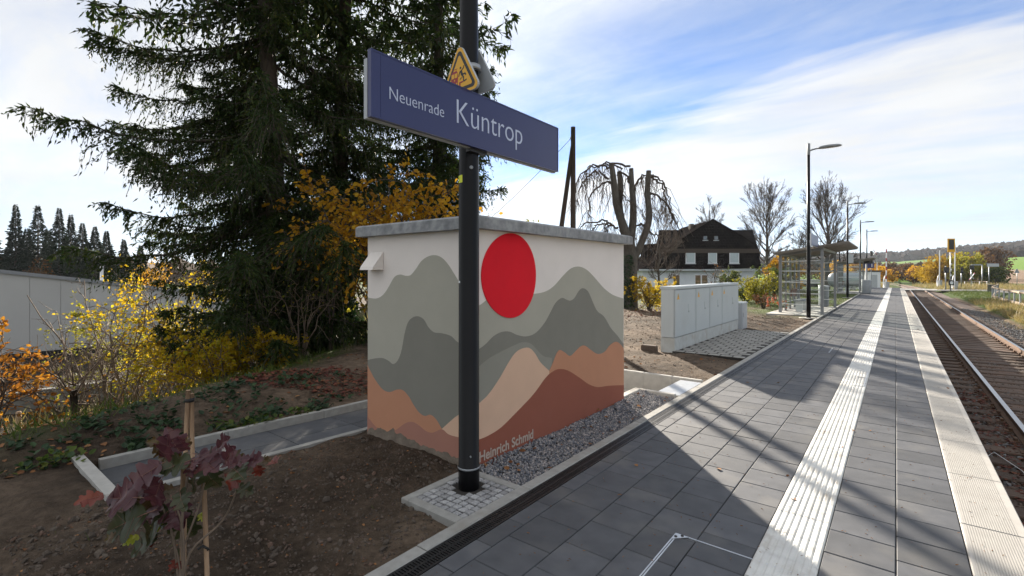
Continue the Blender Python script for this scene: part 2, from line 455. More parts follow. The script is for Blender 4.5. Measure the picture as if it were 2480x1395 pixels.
leafmat('ivy', (.008, .022, .010, 1), (.018, .05, .018, 1), .12, 3, .35, c3=(.05, .09, .02, 1))
leafmat('gold', (.24, .11, .010, 1), (.54, .29, .016, 1), .55, 1.2, c3=(.55, .36, .03, 1))
leafmat('yellow', (.26, .16, .010, 1), (.60, .41, .018, 1), .6, 1.1, c3=(.40, .42, .03, 1))
leafmat('yellowgreen', (.16, .17, .02, 1), (.36, .32, .03, 1), .5, 1.4, c3=(.08, .12, .02, 1))
leafmat('rust_leaf', (.16, .055, .015, 1), (.42, .17, .02, 1), .45, 1.5, c3=(.60, .32, .03, 1))
leafmat('litter', (.09, .035, .018, 1), (.22, .10, .04, 1), .1, 8, .8, c3=(.36, .19, .08, 1))
leafmat('litter_red', (.07, .022, .018, 1), (.14, .045, .03, 1), .1, 8, .8, c3=(.22, .09, .05, 1))
leafmat('groundcover', (.014, .030, .013, 1), (.028, .058, .024, 1), .25, 3, c3=(.05, .09, .032, 1))
leafmat('grass', (.035, .06, .010, 1), (.08, .125, .016, 1), .35, 2, c3=(.16, .155, .04, 1))
leafmat('dry_grass', (.20, .15, .06, 1), (.36, .28, .12, 1), .35, 1, c3=(.16, .18, .04, 1))
leafmat('green_bush', (.03, .055, .014, 1), (.09, .13, .03, 1), .4, 1.3, c3=(.22, .20, .03, 1))
leafmat('brown_tree', (.06, .035, .020, 1), (.11, .058, .024, 1), .35, .4, c3=(.19, .095, .025, 1), spec=.05)
leafmat('wood_far', (.040, .036, .036, 1), (.062, .050, .042, 1), .1, .02, c3=(.085, .055, .032, 1), spec=0)

# ------------------------------------------------------------------ ground
CREST = ([-200, -5, .5, 2.3, 4, 6.4, 9, 12, 16, 24, 40, 80, 3000], [-5.4, -5.6, -6.3, -7.0, -7.7, -9.2, -11.3, -15, -22, -38, -60, -90, -90])
def crest(y):
    return np.interp(y, *CREST)
PATH_R = ([-1, .91, 1.26, 1.75, 2.14, 3.03, 9], [-4.49, -4.488, -4.484, -4.441, -4.414, -4.35, -4.35])   # inner faces of the path kerbs
PATH_L = ([-1, .99, 2.1, 3.6, 9], [-5.36, -5.35, -5.30, -5.17, -5.17])
def far_hill(x, y):
    r = np.hypot(x, y); th = np.degrees(np.arctan2(x, y))
    p = np.interp(r, [0, 180, 260, 360, 520, 800, 1200, 1600, 2600, 5000], [0, 0, .8, 5, 16, 29, 50, 78, 92, 92])
    k = np.interp(th, [-180, -75, -40, -12, 0, 8.2, 25, 70, 180], [.2, .25, .38, .46, .53, .84, 1.05, .6, .2])
    return p * k + np.where(r > 700, fbm(x / 260, y / 260, 3) * 14 * k * np.clip((r - 700) / 600, 0, 1), 0)
def ground_z(x, y):
    x, y = np.asarray(x, float), np.asarray(y, float)
    z = -.03 - .62 * sstep(50, 76, y)
    d = crest(y) - x
    near = sstep(14, 9, y)
    z = z + .20 * sstep(-2.2, -.2, -d) * 0 + near * .16 * sstep(-5.5, -6.6, x) * sstep(2, -1, d)
    drop = np.where(y < 14, 2.35 * sstep(-.1, 6.5, d), 2.35 * sstep(0, 22, d))
    z = z - drop
    z = z + .055 * fbm(x * 1.6, y * 1.6, 4) * sstep(-2.25, -2.7, x) + .050 * np.abs(fbm(x * 5.5 + 2, y * 7, 4)) * sstep(-2.25, -2.5, x) * sstep(16, 9, y) - .018
    # trodden mound against the kiosk
    z = z + .05 * np.exp(-((y - 2.78) / .16) ** 2) * sstep(-2.6, -2.9, x) * sstep(-4.3, -4.0, x) * (1 + .6 * fbm(x * 7, y * 7, 2))
    # footpath and sunken yard behind the kiosk
    pl, pr = np.interp(y, *PATH_L), np.interp(y, *PATH_R)
    inside = (x > pl - .03) & (x < pr + .03) & (y > .98) & (y < 7.34)
    z = np.where(inside, -.22, z)
    z = np.where((x > -5.2) & (x < -2.24) & (y > 6.22) & (y < 7.34), -.36, z)
    z = np.where((x > -2.80) & (x < -2.2) & (y > 2.86) & (y < 6.22), -.10, z)      # gravel trench
    # right of the platform
    rz = np.interp(x, [.55, .7, 3.6, 4.6, 5.4, 6.5, 9, 14, 400], [-1.1, -1.06, -1.06, -1.04, -.86, -.80, -.78, -.80, -.80])
    rz = rz + .05 * fbm(x * .8, y * .8, 3) * sstep(4.5, 6, x)
    z = np.where(x > -2.2, np.where((y < 64.6) & (x < .62), -1.05, np.where(x > .6, rz, np.where(y < 64.6, -1.05, -.80))), z)
    z = np.where((x > -2.2) & (x <= .6) & (y >= 64.6), -.80, z)
    z = np.where((x > .6) & (x < 4.6) & (y > 76), np.minimum(z, -1.0), z)
    return z + far_hill(x, y)
def steps(*seg):
    out = []
    for a, b, s in seg: out += list(np.arange(a, b - s * .3, s))
    return np.array(out + [seg[-1][1]])
gx = steps((-4000, -600, 170), (-600, -100, 25), (-100, -40, 4), (-40, -14, 1.0), (-14, -9, .25), (-9, -2.24, .065), (-2.24, -2.18, .03), (-2.18, .55, .5), (.55, 5, .2), (5, 14, .4), (14, 60, 3), (60, 500, 18), (500, 2500, 120))
gy = steps((-600, -40, 80), (-40, -1.5, 2.5), (-1.5, 8, .065), (8, 22, .2), (22, 66, 1.2), (66, 150, 3), (150, 900, 16), (900, 4200, 90))
GX, GY = np.meshgrid(gx, gy)
GZ = ground_z(GX, GY)
nx, ny = len(gx), len(gy)
ii = (np.arange(ny - 1)[:, None] * nx + np.arange(nx - 1)[None]).reshape(-1)
gm = MB().add(np.stack([GX, GY, GZ], -1).reshape(-1, 3), np.stack([ii, ii + 1, ii + nx + 1, ii + nx], -1), 0, True)
# land use as a colour of the ground itself: bare soil, turf, ploughed land, meadow, wood floor
x, y = GX.ravel(), GY.ravel(); r = np.hypot(x, y); th = np.degrees(np.arctan2(x, y))
soil, soil2, turf, dry = np.array((.175, .130, .094)), np.array((.070, .051, .037)), np.array((.055, .085, .018)), np.array((.22, .165, .075))
meadow, plough, woodf = np.array((.13, .235, .02)), np.array((.24, .165, .11)), np.array((.13, .085, .05))
nse = fbm(x * .9, y * .9, 4)[:, None]
C = soil + (soil2 - soil) * np.clip(.5 + nse * 1.4, 0, 1)
def lay(col, w):
    global C
    C = C + (col - C) * np.clip(w, 0, 1)[:, None]
n1_ = fbm(x * .35 + 5, y * .35, 4); n2_ = fbm(x * 2.1, y * 2.1 + 3, 3)
lay(turf * .9, sstep(-.6, .7, crest(y) - x + n2_ * .8) * (y < 14))                       # past the crest
lay(dry * .45, sstep(3, 6, crest(y) - x) * (y < 16) * (.5 + n1_))
lay(np.array((.05, .04, .03)), sstep(5, 8, crest(y) - x) * (y < 22) * (x > -45))  # yard by the hall: dark soil, with its shade put into the colour
lay(turf * 1.2, sstep(17, 24, y + n1_ * 8) * (x < -2.2) * np.clip(.75 + n2_, 0, 1))
lay(turf, ((x > 4.9) | (y > 66)) * (r < 200) * 1.0)
lay(dry, ((x > 5) & (y < 60)) * np.clip(sstep(52, 40, y) + n1_ * .6, 0, 1))
lay(meadow, (r > 180) * 1.0)
lay(plough, ((th > 4.5) & (x > 16) & (r > 150) & (r < 345 + 5 * n1_)) * 1.0)
lay(woodf * .5, ((r > 560) & (th > -3)) * 1.0)
lay(woodf, ((r > 430) & (th > -3) & (th < 4.2) & (r < 560)) * 0.0)
lay(woodf * .4, ((r > 300) & (th <= -3)) * 1.0)
lay(meadow * np.array((.8, .85, 1)), ((r > 640) & (r < 900) & (th > -2) & (th < 4)) * 1.0)
me = gm.mesh('ground')
ca = me.color_attributes.new('land', 'FLOAT_COLOR', 'POINT')
ca.data.foreach_set('color', np.concatenate([C, np.ones((len(C), 1))], 1).ravel().astype(np.float32))
m = bpy.data.materials.new('ground'); m.use_nodes = True; N, L = m.node_tree.nodes, m.node_tree.links
b = N['Principled BSDF']; b.inputs['Roughness'].default_value = .95; b.inputs['Specular IOR Level'].default_value = .15
a = N.new('ShaderNodeVertexColor'); a.layer_name = 'land'
geo = N.new('ShaderNodeNewGeometry')
nz = N.new('ShaderNodeTexNoise'); nz.inputs['Scale'].default_value = 9; nz.inputs['Detail'].default_value = 9; nz.inputs['Roughness'].default_value = .7
L.new(geo.outputs['Position'], nz.inputs['Vector'])
mr = N.new('ShaderNodeMapRange'); mr.inputs[1].default_value = .3; mr.inputs[2].default_value = .7; mr.inputs[3].default_value = .48; mr.inputs[4].default_value = 1.5
L.new(nz.outputs['Fac'], mr.inputs[0])
hs = N.new('ShaderNodeHueSaturation'); L.new(mr.outputs[0], hs.inputs['Value']); L.new(a.outputs[0], hs.inputs['Color']); L.new(hs.outputs[0], b.inputs['Base Color'])
n4 = N.new('ShaderNodeTexNoise'); n4.inputs['Scale'].default_value = 30; n4.inputs['Detail'].default_value = 8; n4.inputs['Roughness'].default_value = .7
L.new(geo.outputs['Position'], n4.inputs['Vector'])
bp = N.new('ShaderNodeBump'); bp.inputs['Strength'].default_value = 1.0; bp.inputs['Distance'].default_value = .05
L.new(n4.outputs['Fac'], bp.inputs['Height']); L.new(bp.outputs[0], b.inputs['Normal'])
MATS['ground'] = m
me.materials.append(m)
ground = obj('ground', me, kind='structure', label='bare brown soil, turf and fields around the platform')

# ------------------------------------------------------------------ platform
rng = random.Random(3); rs = np.random.RandomState(5)
PLAT_END = 64.5
pb = MB().box(-2.195, .60, -3, PLAT_END - .02, -1.2, -.014)
platform = pb.build('platform', 'joint_sand', kind='structure', label='station platform paved with grey slabs')
PITCH, GAP = .31, .005
cols = [(-1.975, -1.85), (-1.85, -1.545), (-1.545, -1.24), (-1.24, -.935), (-.935, -.63), (-.327, 0.0), (0.0, .318)]
far = MB(); slabmesh = {}
COVER = (-1.06, -.63, 2.30, 2.95)      # the inspection cover carries its own slabs
for ci, (x0, x1) in enumerate(cols):
    w = x1 - x0
    mbx = MB().cbox(-w / 2 + GAP / 2, w / 2 - GAP / 2, -PITCH / 2 + GAP / 2, PITCH / 2 - GAP / 2, -.05, 0, .004)
    sm = mbx.mesh('paving_slab'); sm.materials.append(MATS['slab'])
    y = .9 + (PITCH / 2 if ci % 2 else 0) if ci < 5 else 2.2 + (PITCH / 2 if ci % 2 else 0)
    lim = 12.6 if ci < 5 else 16.2
    while y < PLAT_END - .1:
        yc = y + PITCH / 2
        if y < lim:
            o = obj('paving_slab', sm, platform, ((x0 + x1) / 2, yc, rng.uniform(-.0012, .0012)))
            o.rotation_euler = (rng.uniform(-.0025, .0025), rng.uniform(-.0025, .0025), rng.uniform(-.002, .002))
        else:
            far.cbox(x0 + GAP / 2, x1 - GAP / 2, y + GAP / 2, min(y + PITCH, PLAT_END) - GAP / 2, -.05, rng.uniform(-.001, .001), .004)
        y += PITCH
far.build('paving', 'slab', platform, kind='stuff')
# ribbed guidance tiles
nr = 8; pw = .303; prof = []
for k in range(nr):
    x0 = -pw / 2 + pw * k / nr; q = pw / nr
    prof += [(x0 + q * .10, 0), (x0 + q * .26, .0055), (x0 + q * .74, .0055), (x0 + q * .90, 0)]
prof = [(-pw / 2 + .001, -.004), (-pw / 2 + .003, 0)] + prof + [(pw / 2 - .003, 0), (pw / 2 - .001, -.004)]
ln = .300; mbx = MB()
V = [(a, y, z) for y in (-ln / 2 + .002, ln / 2 - .002) for a, z in prof]; n = len(prof)
mbx.add(V, [(k, k + 1, n + k + 1, n + k) for k in range(n - 1)])
mbx.box(-pw / 2 + .001, pw / 2 - .001, -ln / 2 + .002, ln / 2 - .002, -.05, -.004)
sm = mbx.mesh('tactile_tile'); sm.materials.append(MATS['tactile'])
y = 2.16
while y < PLAT_END - .3:
    obj('tactile_tile', sm, platform, (-.4785, y + .15, rng.uniform(.0005, .002))); y += .3003
# studded edge stones
m = mat('edge_stone', (.48, .46, .425), (.42, .40, .37), 8, .75, c3=(.33, .30, .265), s3=2.4, k3=(.58, .85), per_obj=.05)
N, L = m.node_tree.nodes, m.node_tree.links
tcx = N.new('ShaderNodeTexCoord'); sp = N.new('ShaderNodeSeparateXYZ'); L.new(tcx.outputs['Object'], sp.inputs[0])
def mth(op, a, b_=None):
    q = N.new('ShaderNodeMath'); q.operation = op
    for i, v in ((0, a), (1, b_)):
        if v is None: continue
        if isinstance(v, (int, float)): q.inputs[i].default_value = v
        else: L.new(v, q.inputs[i])
    return q.outputs[0]
s1 = mth('SINE', mth('MULTIPLY', mth('ADD', sp.outputs[0], sp.outputs[1]), 260)); s2 = mth('SINE', mth('MULTIPLY', mth('SUBTRACT', sp.outputs[0], sp.outputs[1]), 260))
h = mth('MAXIMUM', mth('MULTIPLY', s1, s2), 0.0)
inb = mth('LESS_THAN', mth('ABSOLUTE', mth('ADD', sp.outputs[0], .012)), .125)
bp = N.new('ShaderNodeBump'); bp.inputs['Strength'].default_value = 1; bp.inputs['Distance'].default_value = .008
L.new(mth('MULTIPLY', h, inb), bp.inputs['Height']); L.new(bp.outputs[0], N['Principled BSDF'].inputs['Normal'])
mbx = MB().cbox(-.156, .156, -.498, .498, -.16, .002, .006); sm = mbx.mesh('edge_stone'); sm.materials.append(m)
y = 1.2
while y < PLAT_END - .6:
    obj('edge_stone', sm, platform, (.476, y + .5, rng.uniform(-.001, .001))); y += 1.0
MB().box(.325, .60, -3, PLAT_END - .03, -1.15, -.165).build('edge_wall', 'concrete', platform)
# kerb stones and the slot drain
sm = MB().cbox(-.045, .045, -.4975, .4975, -.3, .006, .006).mesh('kerb_stone'); sm.materials.append(MATS['kerb_concrete'])
y = -.13
while y < PLAT_END - .5:
    obj('kerb_stone', sm, platform, (-2.153, y + .5, rng.uniform(-.002, .002))); y += 1.0
drain = thing('channel_drain', (-2.0425, 0, 0), 'long black cast iron slot drain beside the platform kerb', 'drain')
MB().box(-.064, .064, .4, PLAT_END - .1, -.12, -.03).build('channel', 'drain_iron', drain)
gr = MB(); gl = .5
for xa, xb in ((-.065, -.050), (-.007, .007), (.050, .065)): gr.box(xa, xb, -gl / 2 + .001, gl / 2 - .001, -.03, -.001)
for k in range(26):
    yb = -gl / 2 + .006 + k * (gl - .012) / 25
    for xa, xb in ((-.051, -.006), (.006, .051)): gr.box(xa, xb, yb - .0055, yb + .0055, -.03, -.0015)
sm = gr.mesh('grate'); sm.materials.append(MATS['drain_iron'])
for k in range(44): obj('grate', sm, drain, (0, .75 + k * gl, 0))
gf = MB()
for xa, xb in ((-.065, -.045), (-.01, .01), (.045, .065)): gf.box(xa, xb, .75 + 43.5 * gl, PLAT_END - .1, -.03, -.001)
gf.build('grate_run', 'drain_iron', drain)
# inspection covers in the paving
def cover(loc, w, l, label):
    t = thing('inspection_cover', loc, label, 'cover')
    f = MB(); s_ = .007
    f.box(0, s_, -l, 0, -.03, .0025); f.box(.013, .013 + s_, -l, -.012, -.03, .0025); f.box(0, w, -s_, 0, -.03, .0025)
    f.build('frame', 'steel_plate', t)
    p = MB(); c = .085
    p.prism([(.006, -.006), (.006, -c), (c, -.006)], lambda a, b, t_: (a, b, .003 + .003 * t_)); p.build('corner_plate', 'steel_plate', t)
    for bx, by in ((.018, -.047), (.047, -.018)):
        MB().lathe([(.0095, .006), (.0095, .0085), (.007, .0105)], (bx, by, 0), 12).build('bolt', 'rubber', t)
    return t
cover((-1.06, 2.95, 0), .73, .75, 'steel framed inspection cover with two black bolts beside the tactile strip')
cover(tuple(gp(2016, 842) - Vector((0, 0, 0))), .55, .8, 'small steel framed inspection cover in the shaded slabs opposite the white cabinet')
t = thing('service_frame', (-.36, 8.35, .006), 'thin steel bracket frame let into the edge of the tactile strip', 'cover')
MB().box(0, .012, 0, 1.2, 0, .006).box(-.12, .012, -.012, 0, 0, .006).box(-.1, 0, .7, .71, 0, .006).build('frame', 'steel_plate', t)

# ------------------------------------------------------------------ sett surround of the sign mast
sur = thing('sett_surround', (0, 0, 0), 'square of granite setts framed by concrete edging round the black mast', 'paving')
MB().box(-2.73, -2.2, 2.21, 2.88, -.25, -.006).build('mortar_bed', 'joint_sand', sur)
for a in ((-2.745, -2.675, 2.195, 2.875), (-2.672, -2.2, 2.195, 2.265), (-2.672, -2.2, 2.805, 2.875)):
    MB().cbox(*a, -.2, .008, .006).build('edging_stone', 'kerb_concrete', sur)
sets = []
for q in range(5):
    mbx = MB(); s_ = .0245
    mbx.cbox(-s_, s_, -s_, s_, -.05, .006, .005, jig=.002, rng=rng); me = mbx.mesh('sett'); me.materials.append(MATS['granite'])
    me.vertices.foreach_get('co', c_ := np.zeros(36)); c_ = c_.reshape(-1, 3); c_[:, :2] += np.tile(rs.uniform(-.003, .003, (4, 2)), (3, 1)); me.vertices.foreach_set('co', c_.ravel()); sets.append(me)
for i in range(8):
    for j in range(9):
        sx, sy = -2.645 + i * .0595 + rng.uniform(-.002, .002), 2.292 + j * .0605 + rng.uniform(-.002, .002)
        if math.hypot(sx + 2.50, sy - 2.63) < .105: continue
        o = obj('sett', rng.choice(sets), sur, (sx, sy, rng.uniform(-.004, .003))); o.rotation_euler = (0, 0, rng.uniform(-.06, .06) + rng.choice((0, math.pi / 2)))

# ------------------------------------------------------------------ gravel along the kiosk
def gravel(name, x0, x1, y0, y1, zf, n, size, mats, label, flat=.6, parent=None, seed=1, fine=True):
    r_ = np.random.RandomState(seed); X = r_.uniform(x0, x1, n); Y = r_.uniform(y0, y1, n)
    Z = zf(X, Y) + r_.uniform(-.6, .5, n) * size
    mb = MB(); stones(mb, np.stack([X, Y, Z], 1), size * r_.uniform(.6, 1.25, n), r_, range(len(mats)), flat, fine)
    return mb.build(name, mats, parent, label=label, cat='gravel', kind='stuff')
MB().box(-2.69, -2.197, 2.876, 6.19, -.2, -.028).build('gravel_bed', 'joint_sand', kind='structure')
gravel('gravel', -2.675, -2.205, 2.885, 6.18, lambda X, Y: -.018 + .03 * sstep(-2.45, -2.68, X) * (1 + fbm(X * 6, Y * 2)), 9500, .0115,
       ['stone_a', 'stone_b', 'stone_c', 'stone_a', 'stone_c'], 'grey blue crushed gravel between kiosk and platform kerb', .65)

# ------------------------------------------------------------------ footpath behind the kiosk and the sunken yard
path = MB().add([(np.interp(y, *PATH_L), y, -.105) for y in np.arange(1.0, 7.4, .4)] + [(np.interp(y, *PATH_R), y, -.105) for y in np.arange(1.0, 7.4, .4)],
                [(k, 16 + k, 17 + k, k + 1) for k in range(15)]).build('path', 'joint_sand', kind='structure', label='narrow paved footpath behind the kiosk')
for k in range(9):
    for j in range(2):
        y0 = 1.02 + k * .7; f0, f1 = j / 2, (j + 1) / 2
        xs = [np.interp(y_, *PATH_L) * (1 - f_) + np.interp(y_, *PATH_R) * f_ for y_, f_ in ((y0, f0), (y0, f1), (y0 + .7, f1), (y0 + .7, f0))]
        gx_ = .004; ys = (y0 + gx_, y0 + gx_, y0 + .7 - gx_, y0 + .7 - gx_); sg = (1, -1, -1, 1)
        P = [(xs[q] + sg[q] * gx_, ys[q]) for q in range(4)]
        MB().prism(P, lambda a, b, t_: (a, b, -.14 + .045 * t_)).build('path_slab', 'slab', path)
def edging(px, sgn, y0, y1, z0=-.3, z1=-.03, w=.07):
    yy = y0
    while yy < y1 - .05:
        ye = min(yy + 1, y1); a0, a1 = np.interp(yy, *px), np.interp(ye, *px)
        P = [(a0, yy + .003), (a0 + sgn * w, yy + .003), (a1 + sgn * w, ye - .003), (a1, ye - .003)]
        if sgn < 0: P = P[::-1]
        MB().prism(P, lambda a, b, t_: (a, b, z0 + (z1 - z0) * t_)).build('edging_stone', 'kerb_concrete', path); yy = ye
edging(PATH_R, 1, .93, 7.3, z1=-.022)
edging(PATH_L, -1, 1.05, 7.3, z1=-.012)
MB().prism([(-5.60, .90), (-4.41, .90), (-4.41, .985), (-5.60, .985)][::1], lambda a, b, t_: (a, b, -.32 + .325 * t_)).build('end_kerb', 'concrete', path)
yard = MB().box(-5.1, -2.25, 6.25, 7.30, -.34, -.30).build('yard_floor', 'concrete', kind='structure')
wall = thing('retaining_wall', (0, 7.30, 0), 'low pale concrete wall of upright blocks behind the kiosk yard', 'wall')
for k in range(6):
    x1 = -2.24 - k * .45
    MB().cbox(x1 - .447, x1, 0, .08, -.45, .012, .012).build('wall_block', 'concrete', wall)
t = thing('yard_kerb', (0, 0, 0), 'angled pale concrete kerb at the end of the gravel bed', 'kerb')
MB().cbox(-2.80, -2.24, 6.19, 6.25, -.4, .025, .008).build('kerb_stone', 'concrete', t)
MB().cbox(-2.80, -2.70, 5.66, 6.187, -.4, .028, .008).build('kerb_stone', 'concrete', t)
MB().box(-2.52, -2.215, 6.30, 7.22, -.02, -.004).build('cable_hatch', 'steel_plate', label='pale flat metal hatch plate between retaining wall and kerb', cat='hatch')

leafmat('gold_far', (.20, .12, .012, 1), (.42, .26, .02, 1), .45, .4, c3=(.28, .22, .03, 1), spec=.05)

# ------------------------------------------------------------------ painted equipment kiosk
# outlines of the painted hills on the two walls, in metres along the wall and above the paving
MURAL_PLATFORM = {
    'light': [(2.904, 1.314), (2.982, 1.343), (3.068, 1.381), (3.202, 1.399), (3.426, 1.387), (3.705, 1.397), (3.895, 1.413), (4.055, 1.465), (4.225, 1.567), (4.381, 1.643), (4.545, 1.664), (4.717, 1.628), (4.898, 1.538), (5.118, 1.415), (5.352, 1.327), (5.633, 1.273)] ,
    'mid': [(2.904, 0.957), (3.024, 1.002), (3.127, 1.058), (3.233, 1.083), (3.344, 1.076), (3.459, 1.034), (3.597, 1.008), (3.742, 1.027), (3.895, 1.113), (4.014, 1.228), (4.097, 1.303), (4.203, 1.34), (4.291, 1.318), (4.367, 1.305), (4.45, 1.33), (4.545, 1.405), (4.632, 1.428), (4.742, 1.387), (4.846, 1.268), (4.952, 1.158), (5.118, 1.081), (5.292, 0.931), (5.474, 0.817), (5.633, 0.7)] ,
    'low': [(2.904, 0.812), (3.053, 0.874), (3.233, 0.915), (3.426, 0.95), (3.534, 0.96), (3.669, 0.928), (3.856, 0.795), (4.014, 0.751)] ,
    'peach': [(2.904, 0.514), (3.053, 0.574), (3.202, 0.686), (3.328, 0.806), (3.426, 0.878), (3.527, 0.904), (3.633, 0.896), (3.724, 0.835), (3.817, 0.735), (3.966, 0.63)] ,
    'tan': [(3.966, 0.63), (4.035, 0.703), (4.097, 0.781), (4.16, 0.81), (4.246, 0.776), (4.358, 0.723), (4.473, 0.761), (4.569, 0.796), (4.667, 0.794), (4.794, 0.733), (4.952, 0.666), (5.118, 0.666), (5.262, 0.729), (5.413, 0.753), (5.537, 0.711), (5.633, 0.642)] ,
    'red': [(2.904, 0.23), (3.053, 0.231), (3.233, 0.261), (3.493, 0.362), (3.705, 0.453), (3.895, 0.568), (4.014, 0.611), (4.139, 0.621), (4.313, 0.577), (4.545, 0.464), (4.742, 0.359), (4.952, 0.287), (5.233, 0.251), (5.633, 0.184)] ,
}
MURAL_END = {
    'light': [(-4.158, 1.35), (-4.015, 1.344), (-3.906, 1.381), (-3.817, 1.46), (-3.731, 1.555), (-3.646, 1.581), (-3.563, 1.57), (-3.492, 1.577), (-3.419, 1.633), (-3.341, 1.705), (-3.25, 1.744), (-3.161, 1.752), (-3.075, 1.726), (-2.991, 1.66), (-2.881, 1.535), (-2.776, 1.413), (-2.681, 1.323)] ,
    'mid': [(-4.158, 0.721), (-4.015, 0.755), (-3.906, 0.769), (-3.817, 0.753), (-3.748, 0.73), (-3.68, 0.768), (-3.623, 0.866), (-3.58, 1.019), (-3.531, 1.135), (-3.466, 1.187), (-3.387, 1.204), (-3.31, 1.18), (-3.25, 1.116), (-3.176, 1.076), (-3.075, 1.075), (-2.963, 1.059), (-2.881, 1.014), (-2.681, 0.958)] ,
    'tan': [(-4.158, 0.675), (-4.09, 0.604), (-4.015, 0.534), (-3.906, 0.465), (-3.8, 0.455), (-3.68, 0.497), (-3.596, 0.501), (-3.514, 0.457), (-3.45, 0.394), (-3.372, 0.336), (-3.295, 0.319), (-3.22, 0.343), (-3.147, 0.316), (-3.075, 0.247)] ,
    'peach': [(-3.075, 0.247), (-2.991, 0.317), (-2.881, 0.401), (-2.681, 0.516)] ,
    'rose': [(-4.158, 0.16), (-4.052, 0.1), (-3.942, 0.059), (-3.8, 0.066), (-3.696, 0.116), (-3.563, 0.202), (-3.466, 0.235), (-3.372, 0.222), (-3.28, 0.19), (-3.191, 0.192), (-3.075, 0.245), (-2.991, 0.219), (-2.881, 0.219), (-2.681, 0.232)] ,
}
KX, KY0, KY1, KXL = -2.685, 2.90, 5.64, -4.15
kiosk = thing('equipment_kiosk', (0, 0, 0), 'small flat-roofed kiosk painted with hills and a red sun', 'kiosk')
MB().box(KXL, KX, KY0, KY1, -.5, 1.965).build('wall', 'render_cream', kiosk)
rb = MB(); o = .085
P = [(KXL - o, KY0 - o), (KX + o, KY0 - o), (KX + o, KY1 + o), (KXL - o, KY1 + o)]
c = .02; i = [(KXL - o + c, KY0 - o + c), (KX + o - c, KY0 - o + c), (KX + o - c, KY1 + o - c), (KXL - o + c, KY1 + o - c)]
V = [(*p, 1.955) for p in P] + [(*p, 2.045) for p in P] + [(*p, 2.062) for p in i]
rb.add(V, [(3, 2, 1, 0), (8, 9, 10, 11)] + [f for k in range(4) for f in ((k, (k + 1) % 4, 4 + (k + 1) % 4, 4 + k), (4 + k, 4 + (k + 1) % 4, 8 + (k + 1) % 4, 8 + k))])
rb.build('roof', 'roof_concrete', kiosk)
paint = {'light': (.435, .42, .355), 'mid': (.235, .228, .195), 'low': (.295, .287, .245), 'peach': (.72, .48, .34), 'tan': (.53, .255, .15), 'red': (.30, .096, .060), 'rose': (.40, .19, .14), 'sun': (.80, .003, .018)}
for k, v in paint.items():
    mat('paint_' + k, v, tuple(q * .94 for q in v), 5, .9, .35, 170, c3=tuple(q * .93 + .012 for q in v), s3=1.3, k3=(.55, .9), bdist=.002)
def painted(shape, wall, d, m, flat=False):
    """one area of paint, a thin coat on the wall"""
    if wall == 'platform': fn = lambda a, b, t_: (KX + d * .0012 * t_ - .001 * (1 - t_), a, b)
    else: fn = lambda a, b, t_: (a, KY0 - d * .0012 * t_ + .001 * (1 - t_), b)
    MB().prism(shape, fn).build('mural_shape', 'paint_' + m, kiosk)
def hill(pts, lo, hi, bottom=-.45, k=6):
    c_ = [(min(max(a, lo), hi), b) for a, b in smoothcurve(pts, k)]
    c_ = [c_[0]] + [q for p, q in zip(c_, c_[1:]) if q[0] > p[0] + 1e-4]
    return [(c_[0][0], bottom)] + [(c_[-1][0], bottom)] + c_[::-1]
M = MURAL_PLATFORM; lo, hi = KY0, KY1
painted(hill(M['light'], lo, hi), 'platform', 1, 'light')
painted(hill(M['mid'], lo, hi), 'platform', 2, 'mid')
painted(hill(M['low'], lo, hi), 'platform', 3, 'low')
painted(hill(M['peach'], lo, hi), 'platform', 4, 'peach')
painted(hill(M['tan'], lo, hi), 'platform', 5, 'tan')
painted(hill(M['red'], lo, hi), 'platform', 6, 'red')
painted([(3.352 + .385 * math.cos(t_), 1.573 + .376 * math.sin(t_) + (.012 * math.sin(2 * t_))) for t_ in np.arange(64) * math.tau / 64], 'platform', 7, 'sun')
M = MURAL_END; lo, hi = KXL, KX
for d, (k, nm) in enumerate((('light', 'light'), ('mid', 'mid'), ('tan', 'tan'), ('peach', 'peach'), ('rose', 'rose'))):
    s_ = hill(M[k], lo, hi)
    painted([(a, b) for a, b in s_][::-1], 'end', d + 1, nm)
mat('lettering', (.50, .40, .34), (.46, .36, .30), 20, .9)
text('lettering', 'Heinrich Schmid', .118, (KX + .0115, 2.93, .045), (R(90), 0, R(90)), 'lettering', kiosk, offset=.0028, sx=.97)
mat('splash_dirt', (.20, .165, .13), (.13, .105, .082), 14, .98, .9, 60)
sp_ = MB(); xs = np.linspace(KXL + .02, KX - .02, 60)
top = .02 + .10 * np.abs(fbm(xs * 5 + 3, xs * 0 + 2, 3)) + .05 * np.exp(-((xs + 3.75) / .35) ** 2) + .02 * rs.rand(60)
V = [(x_, KY0 - .001, -.3) for x_ in xs] + [(x_, KY0 - .012, t_ * .5) for x_, t_ in zip(xs, top)] + [(x_, KY0 - .004, t_) for x_, t_ in zip(xs, top)]
V2 = [(x_, KY0 - .05 - .02 * rs.rand(), -.12) for x_ in xs]
sp_.add(V2 + V[60:], [(k, k + 1, 61 + k, 60 + k) for k in range(59)] + [(60 + k, 61 + k, 121 + k, 120 + k) for k in range(59)])
sp_.build('dried_mud', 'splash_dirt', kiosk)
vh = MB()                                           # vent hood: sloping cowl
a, b, z0, z1 = -4.10, -3.895, 1.625, 1.80
vh.add([(a, KY0 - .002, z0), (b, KY0 - .002, z0), (b, KY0 - .002, z1), (a, KY0 - .002, z1), (a, KY0 - .13, z0), (b, KY0 - .13, z0), (b, KY0 - .12, z0 + .03), (a, KY0 - .12, z0 + .03)],
       [(0, 4, 5, 1), (4, 7, 6, 5), (7, 3, 2, 6), (0, 3, 7, 4), (1, 5, 6, 2)])
vh.build('vent_hood', 'render_cream', kiosk)

